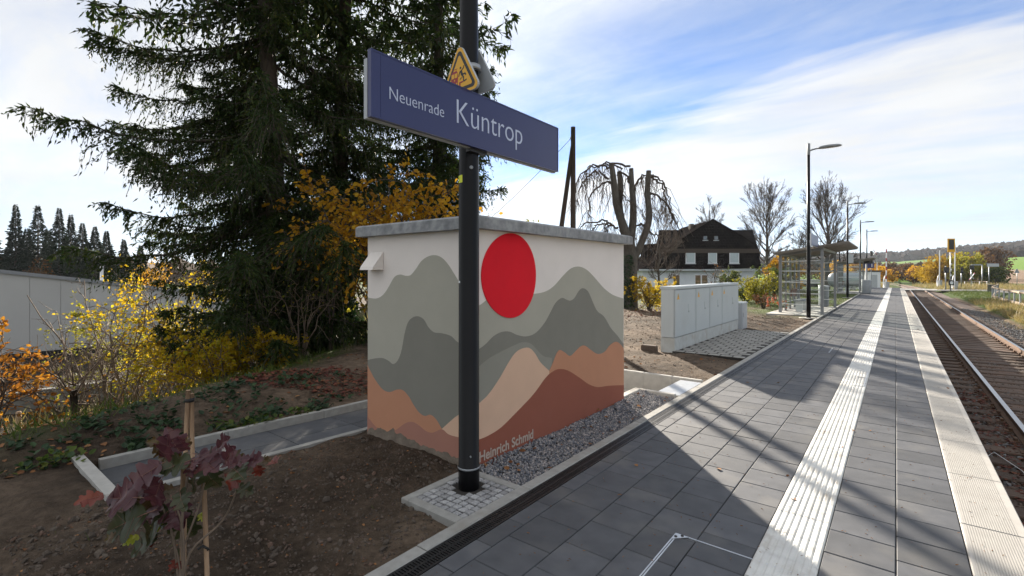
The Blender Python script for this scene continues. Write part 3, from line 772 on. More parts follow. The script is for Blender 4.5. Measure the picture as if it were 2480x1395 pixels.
# ------------------------------------------------------------------ black mast with the station name
MX, MY = -2.50, 2.63
def lamp_head(parent, z, side=1, mname='mast_grey'):
    h = MB().tube([(0, 0, z - .16), (.10 * side, 0, z - .13), (.30 * side, 0, z - .10)], .028, 8).build('arm', mname, parent)
    b_ = MB(); n = 14; th = np.arange(n) * math.tau / n
    V = []
    for zz_, s_ in ((-.055, .55), (-.05, .95), (-.01, 1.0), (.03, .8), (.045, .4)):
        V += [(side * (.62 + .36 * s_ * math.cos(t_)), .13 * s_ * math.sin(t_), z - .08 + zz_) for t_ in th]
    F = [(i_ * n + k, i_ * n + (k + 1) % n, (i_ + 1) * n + (k + 1) % n, (i_ + 1) * n + k) for i_ in range(4) for k in range(n)]
    b_.add(V, F, smooth=True); b_.add(V[-n:], [tuple(range(n))]); b_.add(V[:n], [tuple(range(n - 1, -1, -1))])
    hd = b_.build('lamp_head', mname, parent)
    MB().lathe([(.001, -.001), (.09, 0)], (side * .66, 0, z - .138), 12).build('lens', 'frosted', hd)
mast = thing('sign_mast', (MX, MY, 0), 'thick black round mast standing in granite setts', 'mast')
MB().lathe([(.079, -.3), (.079, .12), (.0815, .125), (.0815, .16), (.0765, .165), (.0765, 2.2), (.073, 2.6), (.066, 4.2), (.056, 6.2)], n=40).build('pole', 'pole_paint', mast)
MB().lathe([(.083, .147), (.084, .15), (.084, .157), (.083, .160)], n=40).build('ring', 'galvanised', mast)
MB().lathe([(.006, 0), (.006, .02)], n=8).build('bolt', 'galvanised', mast, loc=(.058, -.045, .255)).rotation_euler = (R(90), 0, R(50))
for zc_, hh, mm, aa in ((2.29, .055, 'sticker_yellow', -115), (1.53, .016, 'sign_white', -118)):
    rr = .0772 if zc_ < 2.2 else .0768
    ww = 30 if zc_ > 2 else 14
    V = [(rr * math.cos(R(aa + q)), rr * math.sin(R(aa + q)), zc_ + s_ * hh / 2) for s_ in (-1, 1) for q in np.linspace(-ww, ww, 7)]
    MB().add(V, [(k, k + 1, 8 + k, 7 + k) for k in range(6)]).build('sticker', mm, mast)
MB().lathe([(.014, 0), (.014, .006), (.01, .009)], n=12).build('plug', 'mast_grey', mast, loc=(.062, -.04, 2.37)).rotation_euler = (R(90), 0, R(55))
lamp_head(mast, 6.2)
sign = thing('station_sign', (-2.37, 1.68, 2.505), 'long blue station name board with white lettering on the black mast', 'sign')
L_, Hh = 1.965, .385
MB().box(-.028, 0, 0, L_, 0, Hh).build('panel', 'sign_blue', sign)
fr = MB(); e = .010
for a in ((-.03, .0025, -.004, L_ + .004, Hh - .006, Hh + .004), (-.03, .0025, -.004, L_ + .004, -.004, .006), (-.03, .0025, -.004, .006, .006, Hh - .006), (-.03, .0025, L_ - .006, L_ + .004, .006, Hh - .006)): fr.box(*a)
fr.box(-.001, .0015, .062, .066, .006, Hh - .006)
fr.build('frame', 'sign_blue', sign)
MB().box(-.062, -.032, -.008, L_ + .006, -.01, Hh - .045).build('back_panel', 'grey_paint', sign)
for y_ in (MY - 1.68,):
    MB().box(-.075, -.03, y_ - .09, y_ + .09, -.028, .03).build('bracket', 'sign_black', sign)
text('lettering', 'Neuenrade', .1095, (.001, .118, .132), (R(90), 0, R(90)), 'sign_letter', sign, sx=.92, offset=-.0012)
text('lettering', 'Küntrop', .242, (.001, .672, .126), (R(90), 0, R(90)), 'sign_letter', sign, sx=.93, offset=-.0025)
def rtri(w, r_, n=5):
    """outline of a warning triangle with rounded corners, apex up, centred on its base"""
    h_ = w * .866; C_ = [(-w / 2, 0), (w / 2, 0), (0, h_)]; out = []
    for k in range(3):
        p = Vector(C_[k]); a = (Vector(C_[k - 1]) - p).normalized(); b_ = (Vector(C_[(k + 1) % 3]) - p).normalized()
        cc = p + (a + b_).normalized() * (r_ / math.sin(R(30))); s0 = (p + a * (r_ * 1.732) - cc); s1 = (p + b_ * (r_ * 1.732) - cc)
        a0 = math.atan2(s0.y, s0.x); da = (math.atan2(s1.y, s1.x) - a0 + math.pi) % math.tau - math.pi
        out += [(cc.x + r_ * math.cos(a0 + da * q / n), cc.y + r_ * math.sin(a0 + da * q / n)) for q in range(n + 1)]
    return out
def tri_sign(loc, rz, label, face):
    """face towards local -Y"""
    t = thing('warning_sign', loc, label, 'sign', rz)
    W = .44
    pl = lambda d0, d1: (lambda a, b, t_: (a, -(d0 + (d1 - d0) * t_), b))
    MB().prism(rtri(W, .038), pl(0, .018)).build('plate', 'grey_paint', t)
    MB().lathe([(.0735, -.02), (.0735, .02)], (0, .095, .22), 24).build('clamp', 'galvanised', t)
    MB().box(-.03, .03, -.002, .035, .05, .17).build('bracket', 'mast_grey', t)
    if face:
        sh = lambda poly, dx, dz: [(a + dx, b + dz) for a, b in poly]
        MB().prism(rtri(W - .008, .036), lambda a, b, t_: (a, -.018 - .001 * t_, b + .0025)).build('face', 'sign_yellow', t)
        MB().prism(rtri(W - .075, .026), lambda a, b, t_: (a, -.019 - .001 * t_, b + .0225)).build('border', 'sign_black', t)
        MB().prism(rtri(W - .155, .012), lambda a, b, t_: (a, -.020 - .001 * t_, b + .046)).build('face', 'sign_yellow', t)
        q = MB(); fn = lambda d_: (lambda a, b, t_: (a, -.021 - .001 * (t_ + d_), b))
        q.prism([(-.083, .062), (-.017, .062), (-.013, .125), (-.02, .168), (-.03, .178), (-.075, .178), (-.085, .168), (-.09, .12)], fn(0), 0)
        for a in ((-.083, .128, -.055, .16), (-.049, .128, -.021, .16)): q.prism([(a[0], a[1]), (a[2], a[1]), (a[2], a[3]), (a[0], a[3])], fn(1), 1)
        for a in ((-.075, .085), (-.027, .085), (-.05, .112)): q.prism([(a[0] + .006 * math.cos(k), a[1] + .006 * math.sin(k)) for k in np.arange(8) * math.tau / 8], fn(1), 1)
        for a in ((-.08, .19, -.02, .1935), (-.07, .178, -.067, .19), (-.035, .178, -.032, .19)): q.prism([(a[0], a[1]), (a[2], a[1]), (a[2], a[3]), (a[0], a[3])], fn(0), 0)
        q.prism([(.0, .05), (.014, .05), (.014, .078), (.045, .078), (.045, .088), (.0, .088)], fn(0), 0)
        q.build('tram_symbol', ['sign_red', 'sign_yellow'], t)
        q = MB()
        def limb(pts, w):
            for (xa, za), (xb, zb) in zip(pts, pts[1:]):
                d = Vector((xb - xa, zb - za)).normalized() * w; nn = Vector((-d.y, d.x))
                q.prism([(xa - d.x * .4 + nn.x, za - d.y * .4 + nn.y), (xa - d.x * .4 - nn.x, za - d.y * .4 - nn.y), (xb + d.x * .4 - nn.x, zb + d.y * .4 - nn.y), (xb + d.x * .4 + nn.x, zb + d.y * .4 + nn.y)], fn(0))
        limb([(.018, .165), (.032, .135)], .011); limb([(.022, .165), (.045, .18), (.05, .195)], .0045); limb([(.014, .165), (.0, .15), (-.004, .13)], .0045)
        limb([(.036, .135), (.062, .138), (.072, .125)], .0055); limb([(.034, .132), (.048, .112), (.046, .09)], .0055); limb([(.05, .083), (.078, .09)], .005)
        q.prism([(.014 + .009 * math.cos(k), .188 + .009 * math.sin(k)) for k in np.arange(10) * math.tau / 10], fn(0))
        for k in range(5): q.prism([(.004 + .008 * k, .098 + .004 * k), (.0065 + .008 * k, .098 + .004 * k), (.012 + .008 * k, .115 + .002 * k), (.0095 + .008 * k, .115 + .002 * k)], fn(0))
        q.build('falling_figure_symbol', 'sign_black', t)
tri_sign((-2.485, 2.535, 2.895), R(-4), 'yellow triangular warning sign with red train and falling figure on the mast', True)
tri_sign((-2.515, 2.725, 2.96), R(176), 'grey back of a triangular warning sign behind the yellow one', False)

# ------------------------------------------------------------------ cabinets and paver field
cab = thing('distribution_cabinet', (-3.82, 9.75, 0), 'long pale grey electrical cabinet with four doors beside the pavers', 'cabinet')
CL = 5.05; D = .30
mods = [(0, 1.32), (1.32, 3.40), (3.40, CL)]
for a, b in mods: MB().cbox(.004, D - .004, a + .004, b - .004, -.3, .262, .004).build('plinth', 'cabinet_plinth', cab)
for a, b in mods:
    MB().box(.012, D - .012, a + .004, b - .004, .268, 1.255).build('housing', 'mast_grey', cab)  # darker than the doors: shade of the door gaps put into its colour
    MB().cbox(-.012, D + .012, a + .001, b - .001, 1.258, 1.315, .014).build('lid', 'cabinet', cab)
for a, b in ((0.01, 1.31), (1.33, 2.34), (2.36, 3.39), (3.41, CL - .01)):
    d = MB().cbox(0, .016, a + .01, b - .01, 0, .955, .003).build('door', 'cabinet', cab, loc=(D - .012, 0, .28))
    y_ = a + .18
    tri = MB().prism([(-.07, 0), (.07, 0), (0, .13)], lambda p, q, t_: (.0161 + .001 * t_, y_ + p, .765 + q)); tri.build('warning_sticker', 'sign_yellow', d)
    MB().prism([(-.008, .005), (.004, .025), (.016, .03), (.002, .055), (.006, .085), (-.010, .05), (.0, .045)], lambda p, q, t_: (.0172 + .0006 * t_, y_ + p, .80 + q)).build('bolt_mark', 'sign_black', d)
    hm = a + (b - a) * .62
    MB().box(.016, .024, hm - .025, hm + .025, .46, .64).build('handle', 'cabinet', d)
    MB().box(.0245, .030, hm - .008, hm + .012, .465, .50).build('lock', 'mast_grey', d)
MB().box(.02, D - .02, -.012, .003, .275, 1.25).build('end_panel', 'cabinet', cab)
sb = thing('junction_box', (-3.80, 14.95, 0), 'small grey utility box behind the long pale cabinet', 'cabinet')
MB().box(0, .34, 0, .62, -.2, .70).build('housing', 'grey_paint', sb)
MB().cbox(-.015, .355, -.015, .635, .70, .735, .01).build('lid', 'cabinet', sb)
d = MB().box(.341, .350, .03, .59, .02, .67).build('door', 'grey_paint', sb)
MB().box(.351, .358, .10, .13, .32, .44).build('handle', 'mast_grey', d)
MB().cbox(-4.18, -3.86, 9.60, 9.72, -.05, .09, .02).build('stone_block', 'ballast_b', label='small dark stone lying at the end of the pale cabinet', cat='stone')
field = MB().box(-3.56, -2.2, 9.72, 14.75, -.2, -.002).build('paver_bed', 'joint_sand', kind='structure', label='bed of small grey open-jointed pavers')
sm = MB().cbox(-.098, .098, -.062, .062, -.05, .008, .006).mesh('paver'); sm.materials.append(MATS['kerb_concrete'])
for j in range(23):
    for i in range(6):
        x_ = -2.32 - i * .226 - (.113 if j % 2 else 0); y_ = 9.82 + j * .214
        if x_ < -3.50: continue
        obj('paver', sm, field, (x_, y_, rng.uniform(-.003, .003)), rng.uniform(-.03, .03))

# ------------------------------------------------------------------ lamp posts along the platform
def lamp(loc, label, plate):
    t = thing('lamp_post', loc, label, 'lamp post', group='slim black platform lamps')
    MB().lathe([(.068, -.2), (.068, 1.1), (.062, 1.12), (.055, 3.2), (.045, 6.15)], n=20).build('pole', 'pole_paint', t)
    MB().lathe([(.050, 5.75), (.052, 5.76), (.052, 6.14), (.046, 6.16)], n=16).build('collar', 'mast_grey', t)
    MB().lathe([(.30, -.02), (.30, .005)], n=4).build('foot_slab', 'concrete', t)
    lamp_head(t, 6.05)
    if plate == 'name':
        MB().box(.01, .06, -1.0, .9, 2.32, 2.72).build('name_board', 'sign_blue', t); MB().box(-.02, .008, -.98, .88, 2.34, 2.70).build('board_back', 'sign_white', t)
    if plate == 'box':
        MB().box(.05, .30, -.12, .12, 2.20, 2.75).build('speaker_box', 'grey_paint', t)
    return t
lamp((-2.42, 19.9, 0), 'slim black lamp post in front of the glass shelter', 'none')
lamp((-2.42, 37.4, 0), 'slim black lamp post carrying a grey speaker box past the first shelter', 'box')
lamp((-2.42, 51.6, 0), 'slim black lamp post beside the departure display', 'none')
lamp((-2.42, 63.4, 0), 'slim black lamp post at the far platform end', 'none')
t = thing('street_lamp', tuple(at(2033, 660, 44) * Vector((1, 1, 0))), 'thin dark pole behind the glass shelter', 'pole')
MB().lathe([(.06, -.5), (.055, 4.2), (.04, 4.25)], n=10).build('pole', 'pole_paint', t)
board = thing('name_board', (-2.36, 20.7, 2.55), 'white backed blue name board above the shelter roof', 'sign')
MB().box(0, .04, -.95, .95, 0, .42).build('panel', 'sign_white', board)
MB().box(.041, .046, -.95, .95, 0, .42).build('face', 'sign_blue', board)
MB().box(-.09, 0, -.85, -.75, .1, .2).build('bracket', 'mast_grey', board)

# ------------------------------------------------------------------ shelters
def shelter(loc, label, glass=True):
    """open to the platform side (+X); local origin at the near back corner"""
    t = thing('platform_shelter', loc, label, 'shelter', group='glass platform shelters')
    W, LN, ZB, ZF = 1.45, 4.7, 2.36, 2.56
    for x_, y_, z_ in ((0, 0, ZB), (W, -.25, ZF), (0, LN, ZB), (W, LN, ZF)):
        MB().box(x_ - .05, x_ + .05, y_ - .05, y_ + .05, -.1, z_).build('post', 'shelter_grey', t)
    for y_ in (1.2, 2.35, 3.5): MB().box(-.035, .035, y_ - .035, y_ + .035, 0, ZB).build('mullion', 'shelter_grey', t)
    for a, b in (((.05, 0, ZB - .05), (W - .05, -.24, ZF - .07)), ((.05, LN, ZB - .05), (W - .05, LN, ZF - .07)), ((0, .05, ZB - .05), (0, LN - .05, ZB - .05)), ((W, -.2, ZF - .05), (W, LN - .05, ZF - .05))):
        MB().bar(a, b, .06, .09).build('beam', 'shelter_grey', t)
    # roof: sheet with ribs running out over the platform
    r_ = MB(); x0, x1 = -.18, W + .85; zf = lambda x_: ZB + .03 + (x_ / W) * (ZF - ZB) * 1.05
    r_.add([(x_, y_, zf(x_) + dz) for x_, y_ in ((x0, -.5), (x1, -.5), (x1, LN + .5), (x0, LN + .5)) for dz in (0, .035)],
           [(0, 6, 4, 2), (1, 3, 5, 7), (0, 2, 3, 1), (2, 4, 5, 3), (4, 6, 7, 5), (6, 0, 1, 7)])
    rf = r_.build('roof', 'shelter_roof', t)
    for k in range(15):
        y_ = -.42 + k * (LN + .84) / 14
        MB().bar((x0 + .02, y_, zf(x0) - .03), (x1 - .02, y_, zf(x1) - .03), .06, .055).build('rib', 'shelter_roof', rf)
    def pane(a, b, z0, z1):
        p = MB().add([(a[0], a[1], z0), (b[0], b[1], z0), (b[0], b[1], z1), (a[0], a[1], z1)], [(0, 1, 2, 3)]).build('pane', 'glass', t)
        d = (Vector((*b, 0)) - Vector((*a, 0))); nn = Vector((d.y, -d.x, 0)).normalized() * .004
        for zz_ in (.35, .78, 1.22, 1.66, 2.05):
            MB().bar((a[0] + nn.x, a[1] + nn.y, zz_), (b[0] + nn.x, b[1] + nn.y, zz_), .006, .032).build('frosted_stripe', 'frosted', p)
    pane((.06, -.02), (W - .06, -.22), .15, 2.28); pane((.06, LN), (W - .06, LN), .15, 2.28)
    for a, b in ((.06, 1.15), (1.25, 2.3), (2.4, 3.45), (3.55, LN - .06)): pane((0, a), (0, b), .15, 2.28)
    MB().box(-.35, W - .03, -.9, LN + .4, -.15, -.002).build('floor_slab', 'concrete', t)
    return t
shelter((-3.65, 21.98, 0), 'glass shelter behind the first slim lamp post')
shelter((-3.65, 46.3, 0), 'glass shelter beyond the departure display')
def bench(loc, label):
    t = thing('bench', loc, label, 'bench')
    for k in range(3): MB().cbox(.30 + k * .14, .42 + k * .14, 0, 1.5, .43, .47, .006).build('seat_slat', 'mast_grey', t)
    for k in range(2): MB().cbox(.22, .26, 0, 1.5, .62 + k * .15, .75 + k * .15, .004).build('back_slat', 'bench_wood', t)
    for y_ in (.2, 1.3):
        MB().box(.38, .62, y_ - .04, y_ + .04, -.01, .43).build('leg', 'frosted', t)
        MB().bar((.30, y_, .42), (.23, y_, .9), .05, .04).build('back_strut', 'mast_grey', t)
bench((-3.62, 22.7, 0), 'bench with reddish back slats inside the first glass shelter')
bench((-3.62, 47.2, 0), 'bench inside the far glass shelter')
def bin_(loc, label, r_=.22, h_=.95):
    t = thing('litter_bin', loc, label, 'bin')
    MB().lathe([(r_ * .96, .03), (r_, .06), (r_, h_ - .1), (r_ * .98, h_ - .08)], n=24).build('body', 'mast_grey', t)
    MB().lathe([(r_ * .9, h_ - .08), (r_ * 1.06, h_ - .06), (r_ * 1.06, h_), (r_ * .7, h_ + .01)], n=24).build('lid', 'grey_paint', t)
    MB().lathe([(r_ * .7, -.02), (r_ * .7, .04)], n=16).build('base', 'mast_grey', t)
bin_((-2.66, 26.9, 0), 'grey round litter bin beside the first glass shelter', .21, .98)
bin_((-1.75, 44.9, 0), 'grey litter bin standing on the platform slabs', .30, 1.05)
# departure display and platform number
t = thing('departure_display', tuple(at(2098, 660, 42) * Vector((1, 1, 0))), 'dark departure display board on a grey post above the platform', 'display')
MB().box(-.05, .05, -.05, .05, 0, 2.5).build('post', 'grey_paint', t)
MB().box(-1.25, .45, -.10, .10, 2.36, 2.80).build('housing', 'sign_black', t)
MB().box(-1.0, .2, -.106, -.101, 2.45, 2.68).build('screen', 'pole_paint', t)
t.rotation_euler = (0, 0, R(24))
t = thing('platform_number', tuple(at(2110, 660, 44) * Vector((1, 1, 0))), 'blue platform number sign reading 1', 'sign')
MB().box(-.6, .2, -.03, .03, 2.0, 2.55).build('panel', 'sign_blue', t)
MB().box(-.03, .03, .035, .08, 0, 2.6).build('post', 'mast_grey', t)
text('number', '1', .5, (-.08, -.033, 2.10), (R(90), 0, 0), 'sign_white', t)
t.rotation_euler = (0, 0, R(10))

# ------------------------------------------------------------------ railway track
CTR, RZ = 2.24, -.72
def track_x(y):
    y = np.asarray(y, float); return CTR - np.where(y > 78, (y - 78) ** 2 / (2 * 430.), 0)
ys = np.concatenate([np.arange(-4, 24, .25), np.arange(24, 80, 1.5), np.arange(80, 190, 4)])
bx = [(-1.62, -1.15), (-1.5, -1.0), (-1.2, -.925), (-.75, -.91), (0, -.90), (.75, -.91), (1.35, -.92), (1.9, -1.0), (2.6, -1.08)]
V, F = [], []
for i_, y_ in enumerate(ys):
    for d, z_ in bx: V.append((float(track_x(y_)) + d, y_, z_ + .02 * float(fbm(np.array(d * 3.), np.array(y_ * 3.), 2)) + (.0 if y_ < 84 else -.0)))
n = len(bx); F = [(i_ * n + k, i_ * n + k + 1, (i_ + 1) * n + k + 1, (i_ + 1) * n + k) for i_ in range(len(ys) - 1) for k in range(n - 1)]
MB().add(V, F, 0, True).build('track_bed', 'ballast_b', kind='structure', label='ballast bed of the single railway track')
track = thing('railway_track', (0, 0, 0), 'single railway track with brown sleepers running past the platform', 'track')
rp = [(-.062, 0), (.062, 0), (.062, .012), (.009, .03), (.009, .115), (.034, .125), (.034, .15), (-.034, .15), (-.034, .125), (-.009, .115), (-.009, .03), (-.062, .012)]
for sd_ in (-1, 1):
    V = []; yy = np.concatenate([np.arange(-4, 78, 4.), np.arange(78, 188, 3.)])
    for y_ in yy:
        c_ = float(track_x(y_)); V += [(c_ + sd_ * .7525 + a, y_, RZ - .15 + z_) for a, z_ in rp]
    n = len(rp); mb = MB(); Fr, Fs = [], []
    for i_ in range(len(yy) - 1):
        for k in range(n):
            f = (i_ * n + k, i_ * n + (k + 1) % n, (i_ + 1) * n + (k + 1) % n, (i_ + 1) * n + k)
            (Fs if k == 6 else Fr).append(f)
    mb.add(V, Fr, 0); mb.F.append((np.array(Fs), 1, False)); mb.build('rail', ['rust', 'steel_rail'], track)
sm = MB().cbox(-1.28, 1.28, -.125, .125, -.14, .0, .012, jig=.006, rng=rng).mesh('sleeper'); sm.materials.append(MATS['sleeper_wood'])
pm = MB().box(-.16, .16, -.08, .08, 0, .012)
for q in (-1, 1): pm.box(q * .09 - .02, q * .09 + .02, -.05, .05, .010, .05)
pmesh = pm.mesh('rail_fastening'); pmesh.materials.append(MATS['rust'])
y_ = 1.2; k = 0
while y_ < 82:
    o = obj('sleeper', sm, track, (float(track_x(y_)) + rng.uniform(-.02, .02), y_, RZ - .162 + rng.uniform(-.006, .006)), rng.uniform(-.012, .012))
    if y_ < 30:
        for sd_ in (-1, 1): obj('rail_fastening', pmesh, o, (sd_ * .7525, 0, .0))
    y_ += .60; k += 1
gravel('ballast', .70, 1.45, 1.5, 17, lambda X, Y: np.interp(X - CTR, [-1.62, -1.5, -1.2, -.75], [-1.12, -.99, -.925, -.905]), 5200, .030, ['ballast_a', 'ballast_b', 'ballast_c', 'ballast_b'], 'dark ballast stones between platform wall and near rail', .7, seed=3)
gravel('ballast', 1.53, 2.95, 3.5, 20, lambda X, Y: -.915 + 0 * X, 5200, .028, ['ballast_b', 'ballast_b', 'ballast_a'], 'dark ballast stones between the two rails', .7, seed=4, fine=False)
gravel('ballast', 3.05, 4.6, 12, 46, lambda X, Y: np.interp(X - CTR, [.75, 1.35, 1.9, 2.6], [-.905, -.915, -.995, -1.06]), 8000, .034, ['ballast_c', 'ballast_a', 'ballast_c'], 'grey ballast shoulder beyond the far rail', .7, seed=5, fine=False)
t = MB().tube([(1.30, 5.6, -.86), (1.36, 6.6, -.84), (1.33, 7.6, -.86), (1.22, 8.6, -.85), (1.05, 9.3, -.86), (.95, 9.0, -.86)], .0045, 5).build('cable', 'frosted', label='thin pale cable lying beside the near rail', cat='cable')

# ------------------------------------------------------------------ road, crossing and its signals
GZR = -.80
def flat(name, P, z, m, label):
    return MB().prism(P, lambda a, b, t_: (a, b, z - .05 + .05 * t_)).build(name, m, kind='structure', label=label)
flat('road', [(8.6, 30), (13.5, 30), (15.5, 60), (24, 88), (70, 120), (70, 128), (26, 100), (13, 97), (8.5, 92), (4.6, 89.5), (4.6, 83), (9.5, 84), (11, 78), (10.2, 60)][::1], -.735, 'asphalt', 'grey asphalt road leading to the level crossing')
flat('crossing_deck', [(-8, 83), (4.4, 83), (4.4, 89.5), (-8, 89.5)], -.70, 'concrete', 'paved deck of the level crossing over the track')
flat('far_road', [(20, 132), (140, 140), (140, 147), (20, 138)], -.70, 'asphalt', 'road passing below the ploughed field')
def signal_mast(u, d, label, h_, heads, cat='signal'):
    p = at(u, 660, d); t = thing('crossing_signal', (p.x, p.y, GZR), label, cat, rz=YAW)
    MB().lathe([(.07, -.2), (.06, h_)], n=10).build('mast', 'galvanised', t)
    for z_, w, hh, m in heads:
        hd = MB().box(-w / 2, w / 2, -.14, -.08, z_, z_ + hh).build('backing_board', m, t)
        for q in range(max(1, int(hh / .42))):
            MB().tube([(0, -.141, z_ + .22 + q * .4), (0, -.28, z_ + .22 + q * .4)], .11, 10).build('lamp_hood', 'sign_black', hd)
    return t
s_ = signal_mast(2302, 62, 'yellow framed railway signal on a black and white banded mast', 5.4, [])
MB().box(-.95 / 2, .95 / 2, -.12, -.06, 5.0, 6.75).build('frame_board', 'sign_yellow', s_)
bb = MB().box(-.30, .30, -.17, -.121, 5.35, 6.62).build('signal_board', 'sign_black', s_)
MB().lathe([(.2, 0), (.2, .03)], n=14).build('lamp', 'sign_yellow', bb, loc=(0, -.12, 5.2)).rotation_euler = (R(90), 0, 0)
for k in range(6): MB().box(-.10, .10, -.10, -.065, 1.6 + k * .36, 1.78 + k * .36).build('band', 'sign_white' if k % 2 else 'sign_black', s_)
MB().box(-.33, .33, -.14, -.08, .75, 1.4).build('board', 'sign_black', s_); MB().lathe([(.2, 0), (.2, .02)], n=16).build('disc', 'sign_white', s_, loc=(0, -.142, 1.08)).rotation_euler = (R(90), 0, 0)
signal_mast(2290, 66, 'black crossing lights on a grey post next to the banded signal mast', 3.3, [(2.35, .7, .8, 'sign_black')])
signal_mast(2328, 74, 'plain grey post beside the yellow tree', 3.2, [(2.3, .35, .9, 'sign_black')])
cr = signal_mast(2352, 76, 'post with red and white crossing cross and black light', 3.5, [(2.85, .75, .7, 'sign_black')])
for q in (1, -1):
    MB().bar((-.42 * q, -.12 - .01 * q, 1.25), (.42 * q, -.12 - .01 * q, 2.35), .02, .16, up=(0, 1, 0)).build('cross_arm', 'sign_white', cr)
    for e in (-1, 1): MB().bar((e * q * .42, -.14 - .01 * q, 1.8 + e * .55), (e * q * .29, -.14 - .01 * q, 1.8 + e * .38), .022, .165, up=(0, 1, 0)).build('arm_end', 'sign_red', cr)
MB().bar((0, 0, 3.6), (1.7, .0, 3.6), .16, .16).build('gantry_arm', 'galvanised', cr); MB().lathe([(.07, -.2), (.06, 3.65)], (1.72, 0, 0), 10).build('gantry_leg', 'galvanised', cr)
def barrier(u, d, label, h_=6.0, striped=True):
    p = at(u, 660, d); t = thing('crossing_barrier', (p.x, p.y, GZR), label, 'barrier', rz=YAW)
    MB().box(-.22, .22, -.3, .3, -.1, 1.15).build('drive_box', 'galvanised', t)
    MB().bar((0, 0, .8), (.05, 0, h_), .10, .10).build('boom', 'sign_white', t)
    if striped:
        for k in range(4): MB().bar((.01 + k * .01, 0, 1.5 + k * 1.2), (.015 + k * .01, 0, 2.0 + k * 1.2), .106, .106).build('stripe', 'sign_red', t)
    MB().tube([(-.3, 0, .2), (-.36, 0, 1.1), (-.2, 0, 1.8), (0, 0, 2.1)], .06, 6).build('counterweight_arm', 'sign_white', t)
barrier(2275, 78, 'raised white crossing boom beside the yellow tree', striped=False)
barrier(2312, 68, 'raised white crossing boom next to the signal mast', 6.4, striped=False)
barrier(2146, 66, 'raised red and white boom at the end of the platform', 5.4)
sg = thing('road_sign', tuple(at(2463, 660, 95) * Vector((1, 1, 0)) + Vector((0, 0, -.8))), 'triangular road sign seen from behind below the ploughed field', 'sign', rz=YAW)
MB().lathe([(.05, -.2), (.05, 2.9)], n=8).build('post', 'galvanised', sg); MB().prism(rtri(1.1, .07), lambda a, b, t_: (a, -.03 * t_ + .05, b + 2.3)).build('plate', 'mast_grey', sg)
bs = thing('direction_sign', tuple(at(2395, 660, 70) * Vector((1, 1, 0)) + Vector((0, 0, -.8))), 'pale direction sign board on a post by the road', 'sign', rz=YAW)
MB().lathe([(.05, -.2), (.05, 3.6)], n=8).build('post', 'galvanised', bs); MB().box(-.3, 1.4, -.06, -.02, 3.25, 3.7).build('board', 'grey_paint', bs)
tl = thing('crossing_light', tuple(at(2124, 660, 74) * Vector((1, 1, 0)) + Vector((0, 0, -.8))), 'crossing lights and cross on a curved grey mast past the platform', 'signal', rz=YAW)
MB().tube([(0, 0, -.2), (0, 0, 4.2), (-.08, 0, 4.9), (-.45, 0, 5.3), (-.9, 0, 5.35)], .06, 8).build('mast', 'galvanised', tl)
MB().box(-1.05, -.75, -.12, .05, 4.9, 5.7).build('light_box', 'sign_black', tl)
for q in (1, -1): MB().bar((-.35 - .3 * q, -.1 - .02 * q, 5.1), (-.35 + .3 * q, -.1 - .02 * q, 5.9), .02, .13, up=(0, 1, 0)).build('cross_arm', 'sign_white' if q > 0 else 'sign_red', tl)
# wooden rail fence along the road
fence = thing('rail_fence', (0, 0, 0), 'weathered wooden rail fence on grey posts along the road', 'fence')
fp = [(6.6, 30), (6.75, 36), (6.7, 42), (6.65, 47.5), (6.7, 52), (6.75, 57), (6.9, 62), (7.5, 67), (8.6, 74), (9.4, 80)]
hz = lambda x_, y_: float(ground_z(np.array(x_), np.array(y_)))
for (xa, ya), (xb, yb) in zip(fp, fp[1:]):
    MB().tube([(xa, ya, hz(xa, ya) + 1.02), (xb, yb, hz(xb, yb) + 1.02)], .075, 8).build('rail', 'wood_rail', fence)
    MB().bar((xa + .05, ya, hz(xa, ya) + .25), (xb + .05, yb, hz(xb, yb) + .25), .10, .16).build('foot_rail', 'wood_rail', fence)
    for q in (0, .5):
        x_, y_ = xa + (xb - xa) * q, ya + (yb - ya) * q
        MB().box(x_ - .045, x_ + .045, y_ - .045, y_ + .045, hz(x_, y_) - .3, hz(x_, y_) + 1.0).build('post', 'galvanised', fence)
for q in range(9):
    p = at(2318 + q * 9, 660, 84 - q * .5)
    if q % 2 == 0: MB().lathe([(.04, -.2), (.04, .9)], n=6).build('guide_post', 'sign_white', loc=(p.x, p.y, GZR), label='short white post of the low crossing railing', cat='post', group='low crossing railing posts')
a, b = at(2318, 660, 84), at(2392, 660, 80)
MB().tube([(a.x, a.y, GZR + .9), (b.x, b.y, GZR + .9)], .045, 6).build('handrail', 'wood_rail', label='low rail running past the crossing posts', cat='railing')
db = thing('road_bin', tuple(at(2405, 660, 58) * Vector((1, 1, 0)) + Vector((0, 0, -.78))), 'dark green bin behind the wooden fence', 'bin', rz=YAW)
MB().cbox(-.4, .4, -.3, .3, 0, .85, .05).build('body', 'needles_far', db); MB().cbox(-.43, .43, -.33, .33, .85, .95, .04).build('lid', 'rubber', db)

